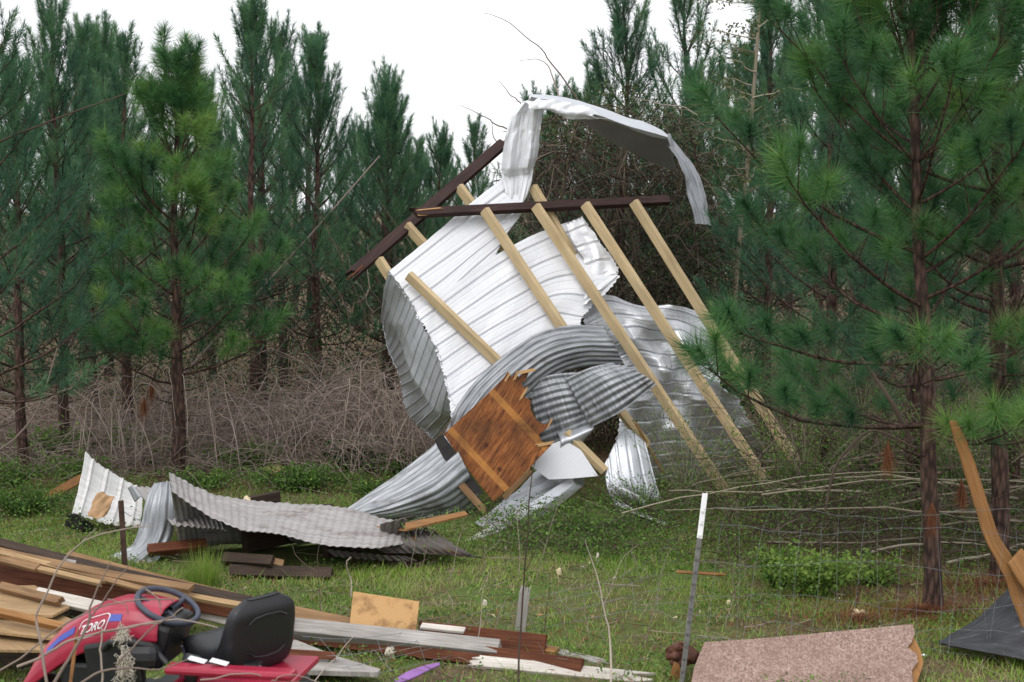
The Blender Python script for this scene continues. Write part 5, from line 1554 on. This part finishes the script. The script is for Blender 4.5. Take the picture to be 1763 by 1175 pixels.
for q in range(2300):
    px = rs.uniform(1300, 2200); d = rs.uniform(12.6, 19.5); x = (px - PW / 2) / FPX * d
    L = rs.uniform(0.3, 1.6); az = rs.rand() * 6.28; el = rs.uniform(-0.1, 1.2) * (0.4 if d < 14 else 1); s = np.linspace(0, 1, 7)
    p = np.array([x, d, rs.uniform(0.0, 0.3 if d < 14 else 0.8)]) + np.array([math.cos(az) * math.cos(el), math.sin(az) * math.cos(el), math.sin(el)]) * (L * s)[:, None]
    p += np.cumsum(rs.randn(7, 3) * 0.025, axis=0)
    p[:, 2] = np.maximum(p[:, 2], 0.0)
    paths.append((p, np.linspace(1, 0.4, 7) * rs.uniform(0.0025, 0.006)))
o = link('twig_tangle', stems_mesh('twig_tangle', paths, M['darktwig'], rs, 3, 0.1, 1.1))
tag(o, 'dark tangle of thin twigs between the wreck and the right pines', 'twigs', kind='stuff')

# ------------------------------------------------------------------ grass and litter
rs = np.random.RandomState(2)
N = 600000
d = 8.6 + 10.6 * rs.rand(N) ** 0.85
x = rs.uniform(-1, 1, N) * (d * 0.34 + 1.9)
cov = value_noise(x, d, 1.1, 21) * 0.6 + value_noise(x, d, 3.7, 22) * 0.4
right_shade = np.maximum(np.clip((x - 1.3) / 1.2, 0, 1) * np.clip((d - 11.6) / 1.0, 0, 1), np.clip((d - 14.2) / 2.0, 0, 1))
keep = rs.rand(N) < np.clip((cov - 0.30) * 3.2, 0.10, 1) * (1 - 0.8 * right_shade)
keep &= ~((x > -2.9) & (x < -0.75) & (d > 12.75) & (d < 15.2))
x, d, cov = x[keep], d[keep], cov[keep]
N = len(x)
gz = np.array([ground_z(a, b_) for a, b_ in zip(x[::1], d[::1])])
h = rs.uniform(0.015, 0.055, N) * (0.7 + 0.9 * value_noise(x, d, 2.0, 23)) * (1 + 0.9 * (rs.rand(N) < 0.05))
az = rs.rand(N) * 6.28
ln = rs.uniform(0.3, 1.5, N)
C = np.stack([x, d, gz - 0.004], axis=1)
dr = np.stack([np.cos(az), np.sin(az), np.zeros(N)], axis=1)
sd = np.stack([-np.sin(az), np.cos(az), np.zeros(N)], axis=1) * rs.uniform(0.0025, 0.0055, N)[:, None]
tip = C + dr * (h * ln)[:, None] + np.array([0, 0, 1.0]) * h[:, None]
V = np.stack([C - sd, C + sd, tip], axis=1).reshape(-1, 3)
tn = np.where(rs.rand(N) < 0.10 + 0.75 * (0.6 * value_noise(x, d, 0.8, 31) + 0.4 * value_noise(x, d, 3.0, 29)) ** 2.2, rs.rand(N) * 0.25, np.clip(0.40 + 0.5 * (value_noise(x, d, 1.6, 24) - 0.35) + rs.randn(N) * 0.14, 0.3, 1))
o = link('grass', np_mesh('grass', V, np.arange(N * 3).reshape(-1, 3), [M['grass']], np.repeat(tn, 3)))
tag(o, 'short patchy green grass between the debris', 'grass', kind='stuff')
# broad weed leaves in the grass
N = 150000
d = 8.8 + 10 * rs.rand(N); x = rs.uniform(-1, 1, N) * (d * 0.34 + 1.9)
keep = (value_noise(x, d, 1.7, 25) * 0.6 + value_noise(x, d, 5.0, 26) * 0.4 > 0.50) | ((rs.rand(N) < 0.55) & ((d > 13.8) | ((x > 0.4) & (d > 12.6))) & (d < 17.5))
x, d = x[keep], d[keep]; N = len(x)
sel = ~((x > -2.9) & (x < -0.75) & (d > 12.75) & (d < 15.0)); x, d = x[sel], d[sel]; N = len(x)
zz = np.array([ground_z(a, b_) for a, b_ in zip(x, d)]) + rs.rand(N) ** 2 * (0.10 + 0.22 * (d > 13.2) * value_noise(x, d, 1.2, 30))
V, F, t = leaf_geo(np.stack([x, d, zz], axis=1), rs.uniform(0.015, 0.035, N), rs, np.clip(0.5 + rs.randn(N) * 0.22, 0, 1), 0.4, 0.6)
o = link('ground_weeds', np_mesh('ground_weeds', V, F, [M['leaf']], t))
tag(o, 'small broad-leaved weeds growing through the grass', 'weeds', kind='stuff')
# litter: straw, pine needles, dead leaves
N = 84000
d = 8.8 + 11 * rs.rand(N); x = rs.uniform(-1, 1, N) * (d * 0.34 + 1.9)
keep = rs.rand(N) < np.clip(0.12 + 0.9 * np.clip((x - 1.2) / 1.5, 0, 1) * (d > 10.3) + 0.5 * (d > 16) + 0.8 * (value_noise(x, d, 1.3, 27) - 0.5), 0.04, 1)
x, d = x[keep], d[keep]; N = len(x)
zz = np.array([ground_z(a, b_) for a, b_ in zip(x, d)]) + 0.004 + rs.rand(N) * 0.03
az = rs.rand(N) * 6.28; L = rs.uniform(0.03, 0.12, N)
dr = np.stack([np.cos(az), np.sin(az), rs.randn(N) * 0.25], axis=1) * L[:, None]
sd = np.stack([-np.sin(az), np.cos(az), np.zeros(N)], axis=1) * rs.uniform(0.0015, 0.006, N)[:, None]
C = np.stack([x, d, zz], axis=1)
V = np.stack([C - sd, C + sd, C + dr], axis=1).reshape(-1, 3)
ms = []
for (mx, my, mr, mn) in ((*G(1590, 1058)[:2], 0.60, 3600), (*G(1700, 1015)[:2], 0.7, 3600), (*G(1480, 1072)[:2], 0.5, 1300)):
    a_ = rs.rand(mn) * 6.28; r_ = np.abs(rs.randn(mn)) * mr * 0.55
    ms.append(np.stack([mx + r_ * np.cos(a_) * 1.2, my + r_ * np.sin(a_) * 0.7, 0.01 + 0.045 * np.exp(-(r_ / mr) ** 2 * 3) * rs.rand(mn)], axis=1))
ms = np.concatenate(ms); n2 = len(ms); a_ = rs.rand(n2) * 6.28
dr = np.stack([np.cos(a_), np.sin(a_), rs.randn(n2) * 0.35], axis=1) * rs.uniform(0.05, 0.16, n2)[:, None]
sd = np.stack([-np.sin(a_), np.cos(a_), np.zeros(n2)], axis=1) * 0.0022
V = np.concatenate([V, np.stack([ms - sd, ms + sd, ms + dr], axis=1).reshape(-1, 3)]); N += n2
o = link('pine_straw', np_mesh('pine_straw', V, np.arange(N * 3).reshape(-1, 3), [M['deadneedle']], np.repeat(rs.rand(N), 3)))
tag(o, 'fallen brown pine straw and dead leaves on the ground', 'pine straw', kind='stuff')

# small sticks and splinters strewn through the grass
paths = []
for q in range(1500):
    dq = 8.8 + 7.5 * rs.rand(); xq = rs.uniform(-1, 1) * (dq * 0.34)
    Lq = rs.uniform(0.05, 0.35) * (1 + (rs.rand() < 0.1)); azq = rs.rand() * 6.28; sq = np.linspace(0, 1, 5)
    p = np.array([xq, dq, ground_z(xq, dq) + rs.uniform(0.01, 0.05)]) + np.array([math.cos(azq), math.sin(azq), rs.uniform(-0.05, 0.35)]) * (Lq * sq)[:, None] + np.cumsum(rs.randn(5, 3) * 0.006, axis=0)
    paths.append((p, np.linspace(1, 0.5, 5) * rs.uniform(0.0015, 0.0045)))
o = link('strewn_twigs', stems_mesh('strewn_twigs', paths, M['twig'], rs, 3, -0.3, 1.0))
tag(o, 'small sticks and splinters strewn through the grass', 'twigs', kind='stuff')
# weed and bramble tangle at the wreck foot and to its right
paths, C = [], []
for q in range(1850):
    px = rs.uniform(850, 2150); dq = rs.uniform(12.9, 16.0) if px > 1100 else rs.uniform(13.2, 14.4)
    xq = (px - PW / 2) / FPX * dq
    hq = (0.10 + 0.42 * value_noise(np.array([xq]), np.array([dq]), 1.1, 41)[0]) * np.clip((dq - 12.6) / 0.9, 0.25, 1) * (1.0 if px > 1230 else 0.45)
    p = arc_stem(rs, (xq, dq, ground_z(xq, dq)), rs.uniform(0.15, 0.8), hq * rs.uniform(0.3, 1.0), rs.rand() * 6.28, 8, 0.02)
    paths.append((p, np.linspace(1, 0.4, 8) * rs.uniform(0.0018, 0.0042)))
    if rs.rand() < 0.9:
        C.append(p[2:] + rs.randn(6, 3) * 0.05); C.append(p[2:] + rs.randn(6, 3) * 0.05); C.append(p[3:] + rs.randn(5, 3) * 0.03)
o = link('weed_tangle', stems_mesh('weed_tangle', paths, M['darktwig'], rs))
tag(o, 'thin dark weed stems tangled at the foot of the wreck', 'weeds', kind='stuff')
C = np.concatenate(C); C[:, 2] = np.maximum(C[:, 2], 0.01)
V, F, t = leaf_geo(C, rs.uniform(0.018, 0.042, len(C)), rs, np.clip(0.38 + rs.randn(len(C)) * 0.22, 0, 1))
o = link('weed_leaves', np_mesh('weed_leaves', V, F, [M['leaf']], t))
tag(o, 'small green leaves of the weed tangle at the wreck foot', 'weeds', kind='stuff')

# tall tuft of rushes
rs = np.random.RandomState(77)
tb = G(350, 1012)
N = 420
az = rs.rand(N) * 6.28; rr = rs.rand(N) ** 0.5 * 0.11; hh2 = rs.uniform(0.14, 0.36, N)
C = np.stack([rr * np.cos(az), rr * np.sin(az), np.zeros(N)], axis=1)
tip = C + np.stack([np.cos(az) * rr * 1.0 + rs.randn(N) * 0.03, np.sin(az) * rr + rs.randn(N) * 0.03, hh2], axis=1)
sd = np.stack([-np.sin(az), np.cos(az), np.zeros(N)], axis=1) * 0.003
V = np.stack([C - sd, C + sd, tip], axis=1).reshape(-1, 3)
o = link('rush_tuft', np_mesh('rush_tuft', V, np.arange(N * 3).reshape(-1, 3), [M['grass']], np.repeat(np.clip(0.42 + rs.randn(N) * 0.12, 0, 1), 3)))
o.location = tb
tag(o, 'tall green rush tuft in front of the flattened corrugated sheet', 'grass tuft')

# ------------------------------------------------------------------ bare branches across the mower and lone saplings
def branch(paths, label, cat='branch', group=None, leaf=None, mat='twig', seed=0, name='bare_branch'):
    rs = np.random.RandomState(seed)
    base = Vector(paths[0][0][0])
    ps = []
    for pts, r0, r1 in paths:
        c = catmull([tuple(Vector(p) - base) for p in pts], 18)
        c = c + np.cumsum(rs.randn(18, 3) * 0.003, axis=0)
        ps.append((c, np.linspace(r0, r1, 18)))
    V, F, ids = tubes_np(ps, 6)
    me = np_mesh(name, V, F, [M[mat]], np.clip(0.55 + 0.2 * rs.randn(len(ps)), 0, 1)[ids], None, True)
    o = link(name, me); o.location = base
    tag(o, label, cat, group)
    if leaf:
        C = np.concatenate([p[6:] + rs.randn(12, 3) * 0.04 for p, _ in ps for _ in range(leaf)])
        V, F, t = leaf_geo(C, rs.uniform(0.015, 0.03, len(C)), rs, np.clip(0.6 + rs.randn(len(C)) * 0.2, 0, 1))
        link('leaves', np_mesh('leaves', V, F, [M['leaf']], t), o)
    return o


for c_, sz_, lab_, sd_ in FLUFF:
    rf = np.random.RandomState(sd_); paths = []
    for q in range(170):
        p0 = rf.randn(3) * 0.45 * np.array(sz_)
        p = p0 + np.cumsum(rf.randn(6, 3) * np.array([0.008, 0.008, 0.014]), axis=0)
        paths.append((p, np.linspace(0.0028, 0.0012, 6)))
    V, F, ids = tubes_np(paths, 4)
    o = link('insulation_tuft', np_mesh('insulation_tuft', V, F, [M['fluff']], None, None, True)); o.location = c_
    tag(o, lab_, 'insulation')
BRG = 'bare branches lying over the mower'
def L_(pts, d): return [P(x, y, d + (k * 0.02)) for k, (x, y) in enumerate(pts)]
branch([(L_([(-30, 1170), (40, 1125), (110, 1070), (190, 1035), (285, 1028), (300, 1035)], 7.9), .006, .003)], 'thin arched branch along the top of the mower hood', group=BRG, seed=1)
branch([(L_([(30, 1146), (90, 1118), (130, 1098), (210, 1078), (300, 1064), (380, 1080)], 7.85), .008, .004)], 'thick branch crossing below the hood badge to the seat', group=BRG, seed=2)
branch([(L_([(80, 1185), (70, 1100), (62, 1060), (85, 1010), (110, 962), (150, 925), (230, 904), (268, 904)], 7.8), .008, .0025), (L_([(110, 962), (140, 930), (160, 905)], 7.9), .003, .002)], 'tall bent branch left of the hood rising to the rusty post', group=BRG, seed=3)
branch([(L_([(85, 1185), (120, 1130), (148, 1075), (160, 1025), (190, 968)], 7.75), .010, .003)], 'upright grey branch before the middle of the hood', group=BRG, seed=4)
branch([(L_([(150, 1075), (185, 1032), (205, 1000), (228, 970)], 7.8), .005, .002), (L_([(185, 1032), (210, 1040), (218, 1060)], 7.8), .003, .002)], 'thin forked twig beside the steering wheel', group=BRG, seed=5)
branch([(L_([(135, 1180), (175, 1160), (220, 1155), (270, 1158), (325, 1140)], 7.7), .007, .003), (L_([(200, 1150), (255, 1085), (300, 1058)], 7.7), .006, .003)], 'low branch along the bottom of the mower', group=BRG, seed=6)
branch([(L_([(170, 1088), (230, 1080), (280, 1072), (320, 1050)], 7.75), .005, .003)], 'short twig crossing the dark dash of the mower', group=BRG, seed=7)
branch([(L_([(176, 1190), (175, 1120), (177, 1080)], 7.8), .006, .004)], 'upright stub before the black engine', group=BRG, seed=8)
branch([(L_([(345, 1170), (420, 1162), (480, 1172), (560, 1180)], 7.7), .004, .002), (L_([(470, 1172), (500, 1158), (575, 1180)], 7.7), .003, .002)], 'thin straw twig over the rear fender', group=BRG, seed=9)
branch([(L_([(248, 1012), (268, 1030), (276, 1058)], 7.95), .005, .003)], 'short twig lying over the steering wheel', group=BRG, seed=10)
o = board('splinter_stick', P(118, 1200, 7.8), P(132, 1094, 7.9), 0.018, 0.008, (0.3, -1, 0), M['orangebit'], None, jag1=0.05, strips=3, seed=3)
tag(o, 'orange wood splinter standing before the mower hood', 'splinter')
SPG = 'thin saplings in the foreground grass'
branch([([G(893, 1190), P(897, 1080, 9.75), P(908, 960, 9.8), P(915, 850, 9.85), P(925, 790, 9.9)], .008, .003), ([P(905, 985, 9.8), P(930, 940, 9.85), P(960, 925, 9.9)], .003, .0015)], 'tall thin dark sapling left of the white-topped post', 'sapling', SPG, 2, 'darktwig', 21, 'thin_sapling')
branch([([G(1052, 1195), P(1050, 1110, 9.6), P(1035, 1040, 9.65), P(1018, 975, 9.7), P(1005, 930, 9.7)], .008, .002), ([P(1050, 1110, 9.6), P(1060, 1150, 9.6)], .003, .003)], 'leaning grey sapling between the dark sapling and the post', 'sapling', SPG, 1, 'twig', 22, 'thin_sapling')
branch([([G(933, 1105), P(940, 1040, 10.6), P(945, 985, 10.6)], .004, .002)], 'short dark stem behind the red-brown beam', 'sapling', SPG, 1, 'darktwig', 23, 'thin_sapling')
branch([([G(556, 1075), P(548, 1020, 11.2), P(543, 960, 11.2), P(552, 930, 11.2)], .004, .002), ([P(546, 985, 11.2), P(520, 965, 11.2), P(505, 940, 11.2)], .003, .0015)], 'thin curved stem right of the mower seat', 'sapling', SPG, None, 'darktwig', 24, 'thin_sapling')
branch([([G(605, 1030), P(604, 1000, 12.0), P(598, 972, 12.0), P(606, 962, 12.0)], .007, .005)], 'short bent brown stem above the particle board', 'sapling', SPG, None, 'twig', 25, 'thin_sapling')
branch([([P(-20, 790, 15.0), P(40, 740, 15.0), P(70, 690, 15.0), P(98, 600, 15.0)], .012, .006)], 'long curved pale cane at the left edge', 'cane', None, None, 'twig', 26, 'cane')
branch([([P(1420, 880, 13.0), P(1440, 800, 13.0), P(1500, 745, 13.0), P(1575, 775, 13.0)], .012, .010)], 'thick bent dead limb left of the near pine trunk', 'limb', None, None, 'darktwig', 27, 'dead_limb')
branch([([P(1570, 760, 11.6), P(1535, 690, 11.5), P(1500, 640, 11.5), P(1478, 615, 11.45)], .020, .012)], 'dark dead limb rising left from the near pine trunk', 'limb', None, None, 'darktwig', 28, 'dead_limb')

rsx = random.Random(31)
for k in range(16):
    px = rsx.uniform(700, 1330); py = rsx.uniform(960, 1150)
    b0 = G(px, py); hgt = rsx.uniform(0.25, 0.8); lx = rsx.uniform(-0.2, 0.2)
    pts = [b0, b0 + Vector((lx * 0.4, 0, hgt * 0.4)), b0 + Vector((lx * 0.8, 0.03, hgt * 0.8)), b0 + Vector((lx * 1.3, 0.05, hgt))]
    sub = [pts[1], pts[1] + Vector((rsx.uniform(-0.12, 0.12), 0, 0.1)), pts[1] + Vector((rsx.uniform(-0.2, 0.2), 0, 0.22))]
    branch([(pts, .0035, .0012), (sub, .002, .001)], 'wispy stem with tiny leaves in the grass below the wreck', 'sapling', 'wispy stems in the centre grass', 2, 'twig', 60 + k, 'wispy_stem')
branch([([P(230, 740, 20.8), P(420, 530, 20.9), P(540, 395, 21.0), P(655, 266, 21.1)], .022, .010)], 'long pale dead pole leaning across the pines left of the wreck', 'pole', None, None, 'twig', 41, 'leaning_pole')
branch([([P(-120, 290, 14.6), P(0, 242, 14.6), P(60, 218, 14.6), P(140, 185, 14.7), P(215, 160, 14.8)], .014, .006), ([P(110, 197, 14.65), P(128, 165, 14.6), P(136, 140, 14.6)], .006, .003)], 'bare pine limb reaching in from the left edge', 'limb', None, None, 'darktwig', 42, 'bare_limb')
# ------------------------------------------------------------------ small debris
def bit(px, py, s, mat, label, seed, cat='debris', st=(1, 1, 1), h=0.0):
    s *= 0.62
    c = G(px, py, h) + Vector((0, 0, s * st[2] * 0.7))
    lump('debris_bit', c, s, M[mat], label, cat, seed, 'small pale debris in the grass', st)
bit(962, 990, 0.045, 'yellowfoam', 'cream foam chunk in the grass left of the post', 1, st=(0.8, 0.6, 1.1))
bit(1029, 968, 0.04, 'fluff', 'upright white foam piece caught in the weeds below the wreck', 2, st=(0.6, 0.5, 1.8))
bit(1480, 1062, 0.065, 'yellowfoam', 'cream foam lump above the strand board panel', 3, st=(1.3, 0.8, 0.8))
bit(1255, 1042, 0.035, 'yellowfoam', 'small cream lump right of the post', 4)
bit(835, 1045, 0.04, 'fluff', 'white tuft in the grass behind the red-brown joist', 5, st=(0.7, 0.5, 1.3))
bit(672, 1130, 0.05, 'fluff', 'pale tuft under the long grey beam', 6, st=(1.2, 0.7, 1.2), h=0.02)
bit(1163, 1068, 0.025, 'yellowfoam', 'tiny yellow bit left of the post', 7)
bit(870, 948, 0.025, 'fluff', 'tiny white bit below the bright metal strip', 8, st=(0.7, 0.5, 1.5))
bit(930, 1060, 0.03, 'card', 'tan fragment in the grass beside the dark sapling', 9, st=(1.3, 0.8, 0.4))
bit(1590, 1130, 0.025, 'paper', 'tiny white bit beside the torn strand board edge', 10, st=(1.5, 0.7, 0.5))
bit(425, 866, 0.05, 'yellowfoam', 'cream foam bit on the back edge of the long flat sheet', 11, h=0.44)
o = board('grey_stake', G(893, 1110, -0.03), P(903, 1022, 10.6), 0.07, 0.03, (0.2, -1, 0), M['grey_wood'], None, jag1=0.06, seed=5)
tag(o, 'short broken grey stake standing behind the red-brown joist', 'stake')
o = board('orange_board', G(1165, 985, .05), G(1250, 990, .03), 0.022, 0.02, (0, -1, 0.6), M['orangebit'], None, seed=6)
tag(o, 'low orange board lying behind the white-topped post', 'board')
o = board('orange_board', P(75, 860, 15.6), P(132, 828, 15.6), 0.09, 0.02, (0, -1, 0.6), M['orangebit'], None, seed=7, jag0=0.1, jag1=0.1)
tag(o, 'orange board scrap left of the white ribbed sheet', 'board')
o = slab('plywood_scrap', [G(x, y, .12) for x, y in [(452, 806), (478, 798), (490, 806), (470, 816)]], 0.02, M['card'], None)
tag(o, 'tan plywood scrap in the weeds behind the long flat sheet', 'wood scrap')
o = board('tool_handle', G(558, 1058, .03), G(583, 1072, .03), 0.03, 0.025, (0, -1, 0.6), M['yellowfoam'], None, seed=8)
tag(o, 'small yellow tool handle in the grass beside the particle board', 'tool')

rf = random.Random(91)
for k in range(34):
    px, py = rf.uniform(380, 1560), rf.uniform(960, 1120)
    if 1195 < px < 1590 and py > 1070: continue
    c = G(px, py); sz = rf.uniform(0.008, 0.018)
    pts = [c + Vector((rf.uniform(-1, 1) * sz, rf.uniform(-1, 1) * sz, 0.03 + rf.uniform(0, 2) * sz)) for _ in range(5)]
    cc = sum(pts, Vector()) / 5
    pts.sort(key=lambda p: math.atan2(p.z - cc.z, p.x - cc.x))
    o = slab('insulation_fleck', pts, 0.006, M[rf.choice(['fluff', 'fluff', 'yellowfoam', 'card'])], None)
    tag(o, 'tiny pale fleck of torn insulation in the grass', 'debris', 'tiny insulation flecks in the grass')
